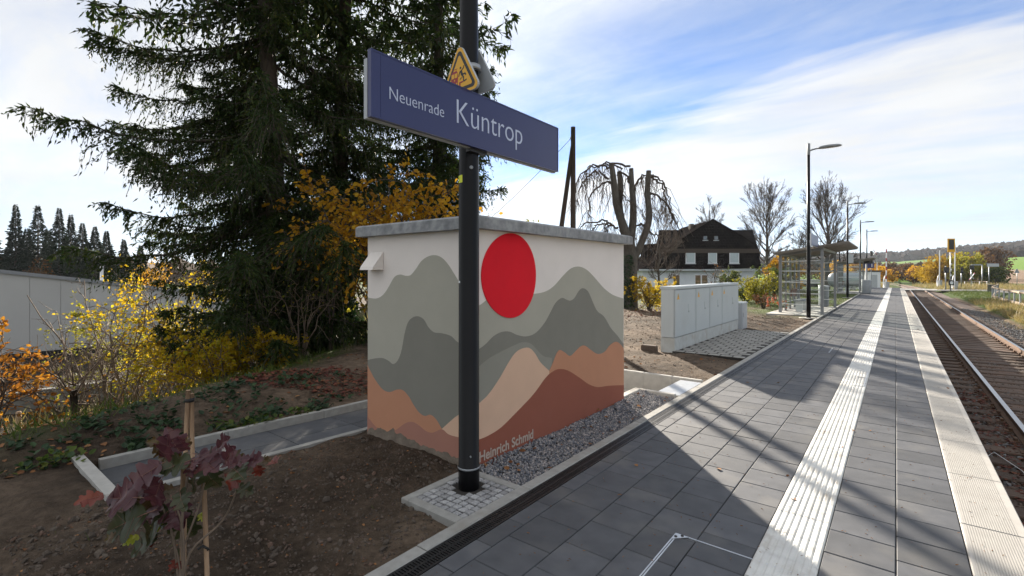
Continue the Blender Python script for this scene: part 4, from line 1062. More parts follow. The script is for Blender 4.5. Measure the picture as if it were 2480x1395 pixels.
# ------------------------------------------------------------------ dark slate house
SCL = 50 / 1171
hp = at(1690, 660, 50); house = thing('house', (hp.x, hp.y, 0), 'house with dark slate gable and white ground floor behind the cabinet', 'house', rz=YAW)
mat('slate', (.016, .013, .013), (.009, .008, .008), 1.5, .85, 0, c3=(.024, .020, .018), s3=.8, spec=0)
mat('white_render', (.72, .75, .78), (.66, .69, .73), 1.5, .85, c3=(.58, .6, .63), s3=.5, k3=(.55, .85))
m = MATS['slate']; N, L = m.node_tree.nodes, m.node_tree.links
tcx = N.new('ShaderNodeTexCoord'); mp = N.new('ShaderNodeMapping'); mp.inputs['Rotation'].default_value = (R(90), 0, 0); L.new(tcx.outputs['Object'], mp.inputs[0])
br = N.new('ShaderNodeTexBrick'); br.inputs['Scale'].default_value = 1; br.inputs['Brick Width'].default_value = .32; br.inputs['Row Height'].default_value = .28; br.inputs['Mortar Size'].default_value = .03
L.new(mp.outputs[0], br.inputs['Vector']); bp = N.new('ShaderNodeBump'); bp.inputs['Distance'].default_value = .012; L.new(br.outputs['Fac'], bp.inputs['Height']); bp.invert = True; L.new(bp.outputs[0], N['Principled BSDF'].inputs['Normal'])
hx = lambda u: (u - 1690) * SCL
hzv = lambda v: EYE + (660 - v) * SCL
MB().box(hx(1556), hx(1832), 0, 9, -1, hzv(650)).build('wall', 'white_render', house)
gab = [(hx(1545), hzv(656)), (hx(1839), hzv(649)), (hx(1829), hzv(598)), (hx(1790), hzv(572)), (hx(1722), hzv(533)), (hx(1665), hzv(570)), (hx(1618), hzv(600)), (hx(1585), hzv(632))]
MB().prism([(a, b) for a, b in gab], lambda a, b, t_: (a, 8.6 - 9.0 * t_, b)).build('gable', 'slate', house)
MB().prism([(3.5, hzv(618)), (7.2, hzv(618)), (5.3, hzv(546))], lambda a, b, t_: (-2.4 + 10.7 * t_, a, b)).build('cross_roof', 'slate', house)
MB().box(hx(1832) - .5, 8.2, 3.9, 7.0, -1, hzv(619)).build('wing_wall', 'slate', house)
MB().box(hx(1602) - .3, hx(1640), 3.9, 7.0, hzv(650), hzv(585)).build('wing_wall', 'slate', house)
for (ua, va), (ub, vb) in (((1722, 532), (1790, 571)), ((1790, 571), (1829, 597)), ((1722, 532), (1618, 599))):
    MB().bar((hx(ua), -.45, hzv(va)), (hx(ub), -.45, hzv(vb)), .10, .10).build('verge_board', 'slate', house)
MB().box(hx(1545), hx(1839), -.52, -.38, hzv(656), hzv(652)).build('gutter', 'grey_paint', house)
MB().box(hx(1590), hx(1834), -.47, -.405, hzv(613), hzv(603)).build('slate_band', 'wood_dark', house)
MB().box(hx(1698), hx(1707), 3, 3.6, hzv(560), hzv(535)).build('chimney', 'wood_dark', house)
def window(u0, u1, v0, v1, y_, fw=.07, m='window_glass', fm='sign_white', split=0):
    w = MB().box(hx(u0), hx(u1), y_ - .04, y_ - .005, hzv(v1), hzv(v0)).build('window', fm, house)
    xs_ = np.linspace(hx(u0), hx(u1), split + 2)
    for a, b in zip(xs_, xs_[1:]): MB().box(a + fw, b - fw, y_ - .055, y_ - .041, hzv(v1) + fw, hzv(v0) - fw).build('pane', m, w)
    MB().box(hx(u0) - .06, hx(u1) + .06, y_ - .10, y_ - .005, hzv(v1) - .08, hzv(v1) - .005).build('sill', 'grey_paint', w)
mat('blind', (.45, .52, .55), (.40, .47, .50), 3, .3)
for a in ((1657, 1680), (1711, 1732), (1762, 1785)): window(*a, 611, 638, -.41, m='blind')
for a in ((1699, 1709), (1725, 1735)): window(*a, 572, 582, -.41, .03, fm='wood_dark', m='window_glass')
window(1629, 1647, 665, 692, 0); window(1682, 1714, 665, 692, 0, split=1); window(1740, 1760, 665, 690, 0)

# ------------------------------------------------------------------ industrial hall, low wall and yard on the lower ground
A, B = at(-190, 660, 20), at(760, 660, 33)
A.z = B.z = 0; dv = B - A; Lh = dv.length
hall = thing('industrial_hall', (A.x, A.y, -2.3), 'long pale grey panel-clad industrial hall below the bank', 'hall', rz=math.atan2(dv.y, dv.x))
MB().add([(x_, y_, z_) for x_, y_ in ((0, .06), (Lh, .06), (Lh, 12), (0, 12)) for z_ in (-.5, 4.35 if x_ == 0 else 1.75)], [(0, 2, 3, 1), (2, 4, 5, 3), (4, 6, 7, 5), (6, 0, 1, 7), (1, 3, 5, 7)]).build('wall', 'hall_panel', hall)
nP = 16
tz = lambda x_: 4.35 + (1.75 - 4.35) * x_ / Lh
for k in range(nP):
    a, b = Lh * k / nP + .006, Lh * (k + 1) / nP - .006
    MB().add([(x_, y_, z_) for y_ in (0, .06) for x_, z_ in ((a, .2), (b, .2), (b, tz(b) - .12), (a, tz(a) - .12))], [(0, 1, 2, 3), (0, 4, 5, 1), (1, 5, 6, 2), (2, 6, 7, 3), (3, 7, 4, 0)]).build('panel', 'hall_panel', hall)
MB().bar((0, -.03, tz(0) - .05), (Lh, -.03, tz(Lh) - .05), .12, .16).build('roof_trim', 'hall_trim', hall)
MB().box(0, Lh, -.04, .05, -.6, .18).build('plinth', 'hall_foot_dark', hall)  # near-black strip along the foot of the hall wall
for k in (4,): MB().box(Lh * .34, Lh * .34 + .12, .3, .42, tz(Lh * .34) - .1, tz(Lh * .34) + .75).build('vent_pipe', 'sign_white', hall)
A2, B2 = at(-160, 660, 12.6), at(560, 660, 17.5); A2.z = B2.z = 0; dv = B2 - A2
lw = thing('low_wall', (A2.x, A2.y, -2.35), 'low grey concrete wall along the foot of the bank', 'wall', rz=math.atan2(dv.y, dv.x))
for k in range(6): MB().cbox(dv.length * k / 6 + .008, dv.length * (k + 1) / 6 - .008, 0, .25, -.6, .55, .015).build('wall_segment', 'old_concrete', lw)
for k, (u, d) in enumerate(((45, 10.2), (190, 10.9), (292, 11.6), (385, 12.2))):
    p = at(u, 660, d); z_ = hz(p.x, p.y)
    MB().lathe([(.045, -.3), (.045, 1.05), (.03, 1.07)], n=8).build('fence_post', 'wood_stake', loc=(p.x, p.y, z_), label='short brown wooden post on the bank below the path', cat='post', group='wooden posts on the bank')
# wooden telegraph pole with a leaning brace and its wire
up = at(1388, 660, 13.8); pole = thing('telegraph_pole', (up.x, up.y, 0), 'wooden telegraph pole with a leaning brace behind the kiosk', 'pole')
MB().tube([(0, 0, -.5), (0, 0, 3), (0, 0, 5.75)], [.085, .078, .066], 10).build('pole', 'wood_dark', pole)
q = at(1322, 660, 13.8) - up
MB().tube([(q.x, q.y, -.4), (q.x * .5, q.y * .5, 2.5), (q.x * .035, q.y * .035 + .02, 5.2)], [.078, .072, .060], 10).build('brace', 'wood_dark', pole)
MB().lathe([(.025, 0), (.03, .03), (.02, .07)], n=8).build('insulator', 'frosted', pole, loc=(-.085, .02, 5.42))
e = at(1150, 560, 20); s0 = Vector((up.x - .08, up.y + .02, 5.45)); pts = []
for k in range(13):
    f_ = k / 12; p = s0.lerp(e, f_); p.z -= 4 * .12 * f_ * (1 - f_); pts.append(p)
MB().tube(pts, .007, 5).build('wire', 'rubber', label='thin overhead wire running from the telegraph pole', cat='wire')
# things seen through the shelters
gt = thing('gas_tank', tuple(at(2047, 660, 52) * Vector((1, 1, 0)) + Vector((0, 0, -.2))), 'grey horizontal gas tank on the grass between the shelters', 'tank', rz=R(20))
MB().tube([(-1.6 + .1 * 0, 0, 1.0)] + [(-1.6 + 1.6 * (1 - math.cos(q)) * .35, 0, 1.0) for q in (.5, 1.0, 1.57)] + [(1.1, 0, 1.0)] + [(1.1 + .5 * math.sin(q), 0, 1.0) for q in (.5, 1.0, 1.57)], [.05, .45, .7, .8, .8, .7, .42, .05], 20).build('tank', 'grey_paint', gt)
for x_ in (-.7, .7): MB().box(x_ - .12, x_ + .12, -.5, .5, -.1, .45).build('saddle', 'concrete', gt)
for k, (u, d, w, h_, mm, lb) in enumerate(((1960, 78, 3.4, 1.05, 'hall_panel', 'white low store shed seen through the shelter glass'), (2012, 82, 1.3, 1.2, 'sign_yellow', 'yellow machine standing behind the shelters'), (2036, 84, 2.0, 1.2, 'hall_panel', 'white trailer standing behind the gas tank'))):
    p = at(u, 660, d); t = thing('trailer' if k else 'store_shed', (p.x, p.y, -.6), lb, 'shed' if not k else 'trailer', rz=YAW)
    MB().cbox(-w / 2, w / 2, 0, 1.8, .35, h_, .08).build('body', mm, t); MB().box(-w / 2 + .2, w / 2 - .2, .2, 1.6, -.1, .35).build('base', 'rubber', t)
hut = thing('signal_hut', tuple(at(2119, 660, 66) * Vector((1, 1, 0)) + Vector((0, 0, -.7))), 'small pale hut with dark roof at the platform end', 'hut', rz=YAW)
MB().box(-.9, .75, 0, 2, -.1, 2.4).build('wall', 'sign_white', hut); MB().cbox(-1.0, .85, -.1, 2.1, 2.4, 2.6, .03).build('roof', 'rubber', hut); MB().box(-.5, .3, -.03, -.005, .1, 2.0).build('door', 'grey_paint', hut)

# ------------------------------------------------------------------ vegetation builders
def gz1(x_, y_): return float(ground_z(np.array(x_), np.array(y_)))
NEEDLE_V = [(0, 0, 0), (-.5, .35, .02), (0, 1, 0), (.5, .35, .02)]
NEEDLE_F = [(0, 3, 2, 1)]
def spruce(loc, H, rt, reach, nbr, seed, zlow, label, lean=(0, 0), step=.092, fine=8.3, ivy=None, drop=.72, sector=None, wide=1.0, ns0=13, trim=0.0):
    """drooping comb spruce: trunk, boughs that sink and lift at the tip, hanging twigs of needles"""
    r_ = np.random.RandomState(seed); t = thing('spruce_tree', loc, label, 'tree', group='tall spruces behind the kiosk')
    tx = lambda z_: np.array((lean[0] * z_ / 8, lean[1] * z_ / 8, z_))
    zs = np.array([-.6, 0, .5, 2, 4, 8, 12, H]); MB().tube([tx(z_) for z_ in zs], [rt * 1.5, rt * 1.35, rt * 1.12, rt, rt * .9, rt * .7, rt * .45, .03], 12).build('trunk', 'bark', t)
    br = MB(); P, Dd, S, TW = [], [], [], []; dn = np.array((0, 0, -1.))
    for k in range(nbr):
        z_ = zlow + (H - .4 - zlow) * (k / nbr) ** 1.4 + r_.uniform(-.2, .2)
        az = k * 2.39996 + r_.uniform(-.5, .5)
        if sector is not None and z_ < 9 and r_.rand() < .4: az = sector[0] + r_.uniform(-1, 1) * sector[1]
        Lb = reach(z_) * (r_.uniform(.45, 1.0) if r_.rand() < .75 else r_.uniform(.9, 1.12)); dr = drop * r_.uniform(.7, 1.3) * np.clip(1.15 - z_ / H * .7, .4, 1.1)
        if z_ < 9 and r_.rand() < .2:      # short inner boughs that hide the stem
            az = math.atan2(-loc[1], -loc[0]) + r_.uniform(-1.3, 1.3); Lb = r_.uniform(.8, 1.7)
        h = np.array((math.cos(az), math.sin(az), 0)); lat = np.array((-h[1], h[0], 0)); p0 = tx(z_)
        Lb *= 1 - trim * (max(0, -h[0] * CY - h[1] * SY) + .7 * max(0, h[0] * SY - h[1] * CY))
        tt = np.linspace(0, 1, 12); bend = r_.uniform(-.15, .15) * Lb
        B_ = p0 + h * (Lb * tt)[:, None] + lat * (bend * tt ** 2)[:, None]
        B_[:, 2] += Lb * (-dr * tt + dr * .70 * tt ** 2.3); B_ += r_.normal(0, .016 * Lb, B_.shape) * (tt > 0)[:, None] * .6
        br.tube(B_, np.linspace(max(.016, .011 * Lb), .005, 12), 4, cap=False)
        hi = z_ > fine; st = step if not hi else step * 2.2; ns = ns0 if not hi else 6
        n = max(5, int(Lb * .9 / st)); f = np.clip(np.linspace(.08, 1, n) + r_.uniform(-.4, .4, n) / n, 0, 1)
        base = np.stack([np.interp(f, tt, B_[:, q]) for q in range(3)], 1); tip = .30 + .8 * np.minimum(1, (1 - f) * 2.4 + .10)
        for rep in range(4):
            side = np.where(r_.rand(n) < .5, -1, 1)[:, None]
            if rep < 2:      # flat side twigs that bow over
                down = r_.uniform(.25, .9, n); d0 = nrm(lat * side * r_.uniform(.5, 1.0, (n, 1)) + h * r_.uniform(.3, .9, (n, 1)) + r_.normal(0, .1, (n, 3))); lt = r_.uniform(.25, .7, n)
            else:            # curtains hanging under the bough
                down = r_.uniform(1.3, 2.6, n); d0 = nrm(lat * side * r_.uniform(.1, .8, (n, 1)) + h * r_.uniform(0, .5, (n, 1)) + r_.normal(0, .15, (n, 3))); lt = r_.uniform(.12, .42, n)
            lt = lt * tip * min(1.2, .5 + Lb * .17)
            s_ = np.linspace(.03, 1, ns)[None, :, None]
            Q = base[:, None] + d0[:, None] * lt[:, None, None] * s_ + dn * (down * lt)[:, None, None] * s_ ** 1.5
            tg = nrm(nrm(d0[:, None] + dn * (down[:, None, None] * 1.5 * s_ ** .5)) + r_.normal(0, .42, Q.shape))
            for i0, i1 in ((0, ns // 3), (ns // 3, 2 * ns // 3), (2 * ns // 3, ns - 1)):
                TW.append(np.stack([Q[:, i0], Q[:, i1]], 1))
            Q = Q + r_.normal(0, .012, Q.shape); keep = (r_.rand(*Q.shape[:2]) < .95); m_ = keep.sum()
            P.append(Q[keep]); Dd.append(tg[keep]); S.append(np.stack([r_.uniform(.022, .040, m_), r_.uniform(.06, .125, m_)], 1) * (1.0 if not hi else 2.0) * wide)
        m_ = n * 5; ff = r_.rand(m_); Q = np.stack([np.interp(ff, tt, B_[:, q]) for q in range(3)], 1)
        P.append(Q); Dd.append(nrm(h + r_.normal(0, .6, (m_, 3)) + np.array((0, 0, .1)))); S.append(np.stack([np.full(m_, .034), r_.uniform(.07, .13, m_)], 1) * wide)
    TW = np.concatenate(TW); wv = nrm(np.cross(TW[:, 1] - TW[:, 0], r_.normal(size=(len(TW), 3)))) * .004
    V = np.stack([TW[:, 0] - wv, TW[:, 0] + wv, TW[:, 1] + wv, TW[:, 1] - wv], 1).reshape(-1, 3); br.add(V, np.arange(len(V)).reshape(-1, 4))
    br.build('boughs', 'bark', t)
    P, Dd, S = np.concatenate(P), np.concatenate(Dd), np.concatenate(S)
    X, Y, Z = frames(Dd, r_); mb = MB(); scatter(mb, NEEDLE_V, NEEDLE_F, P, X, Y, Z, np.stack([S[:, 0], S[:, 1], S[:, 0]], 1)); mb.build('crown', 'needles', t)
    if ivy:
        zt, rad, n = ivy; a = r_.uniform(0, math.tau, n); z_ = r_.uniform(-.3, zt, n) ** 1.0; lump = 1 + .35 * fbm(np.cos(a) * 1.5 + 4, z_ * 1.1, 3) * 1.6
        rr = rad * lump * (1 - .35 * np.clip(z_ / zt, 0, 1) ** 3) * r_.uniform(.8, 1.08, n)
        c_ = np.array([tx(q) for q in z_]); Pp = c_ + np.stack([np.cos(a) * rr, np.sin(a) * rr, 0 * a], 1)
        out = np.stack([np.cos(a), np.sin(a), -.5 + 0 * a], 1) + r_.normal(0, .5, (n, 3)); X, Y, Z = frames(np.stack([-np.sin(a), np.cos(a), -1.0 + 0 * a], 1) + r_.normal(0, .4, (n, 3)), r_)
        Z = nrm(out); Y = nrm(Y - Z * (Y * Z).sum(1, keepdims=True)); X = np.cross(Y, Z)
        mb = MB(); scatter(mb, [(0, 0, 0), (-.5, .35, .05), (-.35, .75, 0), (0, 1, -.05), (.35, .75, 0), (.5, .35, .05)], LEAF_F, Pp, X, Y, Z, r_.uniform(.06, .11, n)); mb.build('ivy', 'ivy', t)
    return t
def leaves_on(mb, pts, dirs, size, r_, mi=0, hang=.5, flat=0.0):
    d = nrm(np.asarray(dirs) + r_.normal(0, .6, (len(pts), 3)) + np.array((0, 0, -hang)))
    X, Y, Z = frames(d, r_)
    if flat:
        Z = nrm(Z + np.array((0, 0, flat))); X = nrm(np.cross(Y, Z)); Z = np.cross(X, Y)
    return scatter(mb, LEAF_V, LEAF_F, np.asarray(pts), X, Y, Z, size * r_.uniform(.6, 1.25, len(pts)))
def shrub(name, loc, label, cat, seed, nst, H, spread, leaf, lpt, lm, tm='twig', sub=7, r0=.02, start=.35, arch=.3, hang=.5, group=None, toward=None, sparse=1.0, subl=.38, up=1.0):
    """stems from one root, side twigs, leaves along the twigs"""
    r_ = np.random.RandomState(seed); t = thing(name, loc, label, cat, group=group); st = MB(); LP, LD = [], []
    for k in range(nst):
        az = k * 2.4 + r_.uniform(-.4, .4); Ls = H * r_.uniform(.65, 1.05); sp = spread * r_.uniform(.2, 1.0)
        h = np.array((math.cos(az), math.sin(az), 0))
        if toward is not None: h = nrm(h + np.array(toward))
        tt = np.linspace(0, 1, 9); Q = h * (sp * tt ** 1.2)[:, None]; Q[:, 2] = Ls * (tt - arch * tt ** 2.5); Q += r_.normal(0, .018 * H, Q.shape) * tt[:, None]; Q[:, :2] += r_.uniform(-.08, .08, 2)
        st.tube(Q, np.linspace(r0, r0 * .28, 9), 5, cap=False)
        for j in range(sub):
            f = r_.uniform(start, 1.0); p = np.array([np.interp(f, tt, Q[:, q]) for q in range(3)])
            d = nrm(h * r_.uniform(.1, .8) + r_.normal(0, .6, 3) + np.array((0, 0, .55 * up))); l = H * subl * r_.uniform(.4, 1.0) * (1.15 - f * .6)
            s_ = np.linspace(0, 1, 5); W = p + d * (l * s_)[:, None] + np.array((0, 0, -1.)) * (l * .35 * s_ ** 2)[:, None] + r_.normal(0, .02 * l, (5, 3)) * s_[:, None]
            st.tube(W, np.linspace(r0 * .4, r0 * .14, 5), 3, cap=False)
            for jj in range(2):
                f2 = r_.uniform(.3, .9); p2 = np.array([np.interp(f2, s_, W[:, q]) for q in range(3)]); d2 = nrm(d + r_.normal(0, .7, 3)); l2 = l * r_.uniform(.3, .6); W2 = p2 + d2 * (l2 * s_)[:, None]
                st.tube(W2[::2], [r0 * .22, r0 * .16, r0 * .1], 3, cap=False)
                n = r_.poisson(lpt * .5 * sparse); g_ = r_.rand(n); LP.append(np.stack([np.interp(g_, s_, W2[:, q]) for q in range(3)], 1) + r_.normal(0, .02, (n, 3))); LD.append(np.repeat(d2[None], n, 0))
            n = r_.poisson(lpt * sparse); g_ = r_.uniform(.15, 1, n); LP.append(np.stack([np.interp(g_, s_, W[:, q]) for q in range(3)], 1) + r_.normal(0, .02, (n, 3))); LD.append(np.repeat(d[None], n, 0))
    st.build('stems', tm, t)
    if lm and lpt:
        mb = MB(); leaves_on(mb, np.concatenate(LP), np.concatenate(LD), leaf, r_, hang=hang); mb.build('foliage', lm, t)
    return t
def bare_tree(loc, label, seed, H, tr, crown=.36, bark='bark_grey', first=.28, levels=(13, 8, 6, 4), rmin=.012, group=None, upward=.5, width=1.0, name='bare_tree'):
    r_ = np.random.RandomState(seed); t = thing(name, loc, label, 'tree', group=group)
    zt = np.linspace(0, 1, 9); T = np.stack([r_.normal(0, .012 * H, 9) * zt, r_.normal(0, .012 * H, 9) * zt, zt * H * .93], 1); T[0, 2] = -.4
    MB().tube(T, tr * (1.15 - zt * 1.02) + rmin, 9).build('trunk', bark, t)
    tw = MB()
    def grow(P0, d, l, rad, lev):
        s_ = np.linspace(0, 1, 6 if lev == 1 else (4 if lev == 2 else (3 if lev < len(levels) else 2))); W = P0 + d * (l * s_)[:, None] + np.array((0, 0, 1.)) * (l * .22 * upward * s_ ** 2)[:, None] + r_.normal(0, .022 * l, (len(s_), 3)) * s_[:, None]
        tw.tube(W, np.maximum(rad * (1 - .8 * s_), rmin * .7), 5 if lev == 1 else 3, cap=False)
        if lev >= len(levels): return
        for _ in range(levels[lev]):
            f = r_.uniform(.22, 1.0); p = np.array([np.interp(f, s_, W[:, q]) for q in range(3)])
            grow(p, nrm(d * .95 + r_.normal(0, .36, 3) + np.array((0, 0, .22 * upward))), l * r_.uniform(.32, .58) * (1.15 - .5 * f), max(rad * .42, rmin), lev + 1)
    for k in range(levels[0]):
        f = first + (1 - first) * (k + r_.uniform(0, .8)) / levels[0]; az = k * 2.4 + r_.uniform(-.4, .4); el = R(28 + 50 * (f - first) / (1 - first) + r_.uniform(-8, 8))
        d = np.array((math.cos(az) * math.cos(el), math.sin(az) * math.cos(el), math.sin(el))); p = np.array([np.interp(f, zt, T[:, q]) for q in range(3)])
        shape = math.sin(math.pi * min(1, .18 + .82 * (1 - f) / (1 - first) * .95 + .02)) ** .6
        grow(p, d, H * crown * width * (.55 + .55 * shape) * r_.uniform(.8, 1.1), tr * .42 * (1.1 - .7 * f), 1)
    tw.build('branches', bark if bark != 'bark_grey' else 'twig', t)
    return t
def crown_tree(loc, label, seed, H, W, n, leaf, lm, trunk=.12, name='leafy_tree', lumps=9, low=.12, cat='tree', group=None, gap=.25):
    """trunk, limbs and a clumped leafy crown"""
    r_ = np.random.RandomState(seed); t = thing(name, loc, label, cat, group=group)
    st = MB().tube([(0, 0, -.4), (.02 * H, 0, H * .4), (0, .02 * H, H * .8)], [trunk, trunk * .8, trunk * .3], 7)
    C_ = []
    for k in range(lumps):
        a = k * 2.4 + r_.uniform(-.5, .5); f = (k + .5) / lumps; zz_ = H * (low + (1 - low) * (.12 + .75 * f)); rr = W * .5 * math.sin(math.pi * (.18 + .70 * f)) * r_.uniform(.35, .75)
        c_ = np.array((math.cos(a) * rr, math.sin(a) * rr, zz_)); C_.append((c_, W * r_.uniform(.2, .33)))
        st.tube([(0, 0, zz_ * .55), tuple(c_ * np.array((.5, .5, .85))), tuple(c_)], [trunk * .4, trunk * .25, trunk * .1], 4, cap=False)
    st.build('trunk', 'bark_grey', t)
    Pp, Dn = [], []
    for c_, rad in C_:
        m_ = int(n / lumps); d = nrm(r_.normal(size=(m_, 3))); q = r_.rand(m_) ** .45; P = c_ + d * (rad * q)[:, None] * np.array((1, 1, .85 * H / W if H < W else .95))
        k_ = fbm(P[:, 0] * 2.2 / leaf * .25 + 3, P[:, 2] * 2.2 / leaf * .25 + P[:, 1] * .5, 2) > -gap * .5; P = P[k_]; d = d[k_]
        Pp.append(P); Dn.append(d)
    Pp = np.concatenate(Pp); Dn = np.concatenate(Dn); Pp[:, 2] = np.maximum(Pp[:, 2], .05 * H)
    mb = MB(); leaves_on(mb, Pp, Dn, leaf, r_, hang=.3); mb.build('crown', lm, t)
    return t
def conifer_far(loc, label, seed, H, W):
    r_ = np.random.RandomState(seed); t = thing('far_spruce', loc, label, 'tree', group='row of spruces beyond the hall')
    MB().tube([(0, 0, -1), (0, 0, H * .98)], [.22, .03], 6).build('trunk', 'bark', t)
    n = 3000; f = r_.rand(n) ** 1.1; a = r_.uniform(0, math.tau, n); q = r_.rand(n) ** .55
    lobes = (.66 + .34 * np.sin(a * 4 + f * 61 + seed) * np.sin(f * 90 + a * 2 + seed)) * (1 + .5 * fbm(a * .8 + seed * 3, f * 9, 2)) ; rad = (W * .68) * (1 - f) ** 1.0 * q * lobes + .05
    P = np.stack([np.cos(a) * rad, np.sin(a) * rad, (H - .2) * f - rad * .42 + .5 + r_.normal(0, .12, n)], 1)
    D_ = np.stack([np.cos(a), np.sin(a), -.3 + 0 * a], 1) + r_.normal(0, .4, (n, 3)); X, Y, Z = frames(D_, r_); sz = (.3 + .7 * (1 - f))
    mb = MB(); scatter(mb, SHOOT_V, SHOOT_F, P, X, Y, Z, np.stack([.30 * sz, r_.uniform(.5, .95, n) * sz, .30 * sz], 1)); mb.build('crown', 'needles_far', t)
def on_ground(u, d):
    p = at(u, 660, d); return (p.x, p.y, gz1(p.x, p.y))

# ------------------------------------------------------------------ the tall spruces
A = on_ground(690, 11.0); B = on_ground(805, 12.6); C2 = on_ground(1062, 15.0)
camr = np.array((CY, SY))
spruce(A, 17, .23, lambda z_: np.interp(z_, [0, 2, 4, 5.4, 6.8, 8.5, 11, 17], [2.4, 3.2, 3.9, 4.1, 4.2, 3.7, 3.2, .5]), 205, 11, 1.2, 'tall drooping spruce with ivied foot on the bank edge', lean=(camr[0] * -.42, camr[1] * -.42), ivy=(3.6, .42, 5200), trim=.05, sector=(math.atan2(-SY, -CY) - .25, .75))
spruce(B, 18, .24, lambda z_: np.interp(z_, [0, 2, 5, 8, 11, 18], [1.8, 2.4, 3.1, 3.2, 2.9, .5]), 150, 23, 2.7, 'tall spruce with thick ivy on its leaning lower trunk', lean=(camr[0] * .3, camr[1] * .3), ivy=(3.4, .55, 6800), wide=1.1)
spruce(C2, 18, .22, lambda z_: np.interp(z_, [0, 2, 5, 8, 11, 18], [1.8, 2.6, 2.9, 2.9, 2.5, .4]), 150, 37, 2.6, 'tall spruce standing behind the blue station sign', step=.10, wide=1.2, ns0=11)

# ------------------------------------------------------------------ deciduous shrubs round the spruces
shrub('hazel_bush', on_ground(930, 9.6), 'golden brown leaved hazel bush rising behind the kiosk', 'bush', 3, 17, 4.1, 1.7, .10, 11, 'gold', sub=12, r0=.022, start=.45, arch=.22, hang=.7)
shrub('hazel_bush', on_ground(800, 10.4), 'golden hazel bush in front of the ivied spruce', 'bush', 5, 6, 3.8, .9, .095, 5, 'gold', sub=8, r0=.018, start=.6, arch=.25, hang=.7)
shrub('yellow_bush', on_ground(530, 9.4), 'bright yellow bush under the lowest spruce boughs', 'bush', 8, 18, 1.9, 1.6, .065, 13, 'yellow', 'twig_pale', sub=10, start=.2, hang=.5)
shrub('yellow_bush', on_ground(420, 12.0), 'tall yellow leaved shrub against the pale hall', 'bush', 9, 16, 5.2, 1.7, .075, 12, 'yellow', 'twig_pale', sub=9, start=.3)
shrub('yellow_bush', on_ground(320, 12.6), 'yellow green shrub between the bare tree and the spruce', 'bush', 10, 16, 4.2, 1.7, .065, 13, 'yellowgreen', 'twig_pale', sub=9, start=.25)
shrub('yellow_bush', on_ground(470, 11.2), 'yellow shrub with bare tips between the hall and the spruce boughs', 'bush', 12, 14, 3.6, 1.4, .07, 11, 'yellow', 'twig_pale', sub=9, start=.3)
shrub('yellow_bush', on_ground(625, 9.5), 'low yellow bush beside the ivied spruce foot', 'bush', 13, 14, 1.4, 1.1, .06, 11, 'yellow', 'twig_pale', sub=8, start=.2)
shrub('bare_shrub', on_ground(345, 9.2), 'bare pale stemmed shrub spreading over the bank', 'shrub', 14, 12, 1.7, 1.5, .06, .5, 'rust_leaf', 'twig_pale', sub=5, r0=.018, arch=.1)
shrub('bare_shrub', on_ground(265, 11.2), 'tall bare branched shrub in front of the hall wall', 'shrub', 15, 9, 4.0, 1.4, .06, 0, None, 'twig_pale', sub=10, r0=.03, arch=.05, start=.3, subl=.3)
shrub('bare_shrub', on_ground(735, 9.9), 'thin bare shrub before the ivied trunks', 'shrub', 17, 9, 2.4, 1.5, .06, .6, 'yellowgreen', 'twig_pale', sub=6, r0=.016)
shrub('oak_sapling', on_ground(-55, 7.6), 'young oak with orange brown leaves in front of the hall', 'tree', 19, 10, 3.3, 1.0, .082, 10, 'rust_leaf', 'twig', sub=11, r0=.024, start=.2, hang=.2, arch=.15)
shrub('yellow_bush', on_ground(905, 11.5), 'yellow shrub in the gap beside the kiosk wall', 'bush', 20, 9, 2.6, 1.0, .08, 7, 'yellowgreen', 'twig', sub=8)
shrub('thin_shrub', on_ground(1310, 13.5), 'thin pale yellow shrub showing above the kiosk roof', 'shrub', 21, 7, 3.7, .8, .07, 4, 'yellowgreen', 'twig_pale', sub=7, r0=.014, start=.6)
# small pruned tree on the bank
p = on_ground(178, 8.9); pt = thing('pollard_tree', p, 'small bare pollarded tree with a thin trunk on the bank', 'tree'); r_ = np.random.RandomState(2)
MB().tube([(0, 0, -.3), (.02, 0, .5), (-.02, .02, 1.1), (0, 0, 1.5)], [.075, .062, .055, .06], 9).build('trunk', 'bark', pt)
tw = MB()
for k in range(26):
    a = k * 2.4; l = r_.uniform(.6, 1.35); z_ = r_.uniform(.7, 1.6); o_ = r_.uniform(.25, 1.0); d = np.array((math.cos(a) * o_, math.sin(a) * o_, r_.uniform(.2, 1.1)))
    W = np.array((0, 0, z_)) + nrm(d) * (l * np.linspace(0, 1, 5))[:, None]; W[:, 2] += .25 * l * np.linspace(0, 1, 5) ** 2; tw.tube(W, np.linspace(.017, .005, 5), 4, cap=False)
    for j in range(7):
        q = W[r_.randint(1, 5)]; d2 = nrm(d + r_.normal(0, .7, 3)); tw.tube([q, q + d2 * l * .22 + (0, 0, .03), q + d2 * l * .42 + (0, 0, .1)], [.006, .004, .003], 3, cap=False)
tw.build('branches', 'twig_pale', pt)

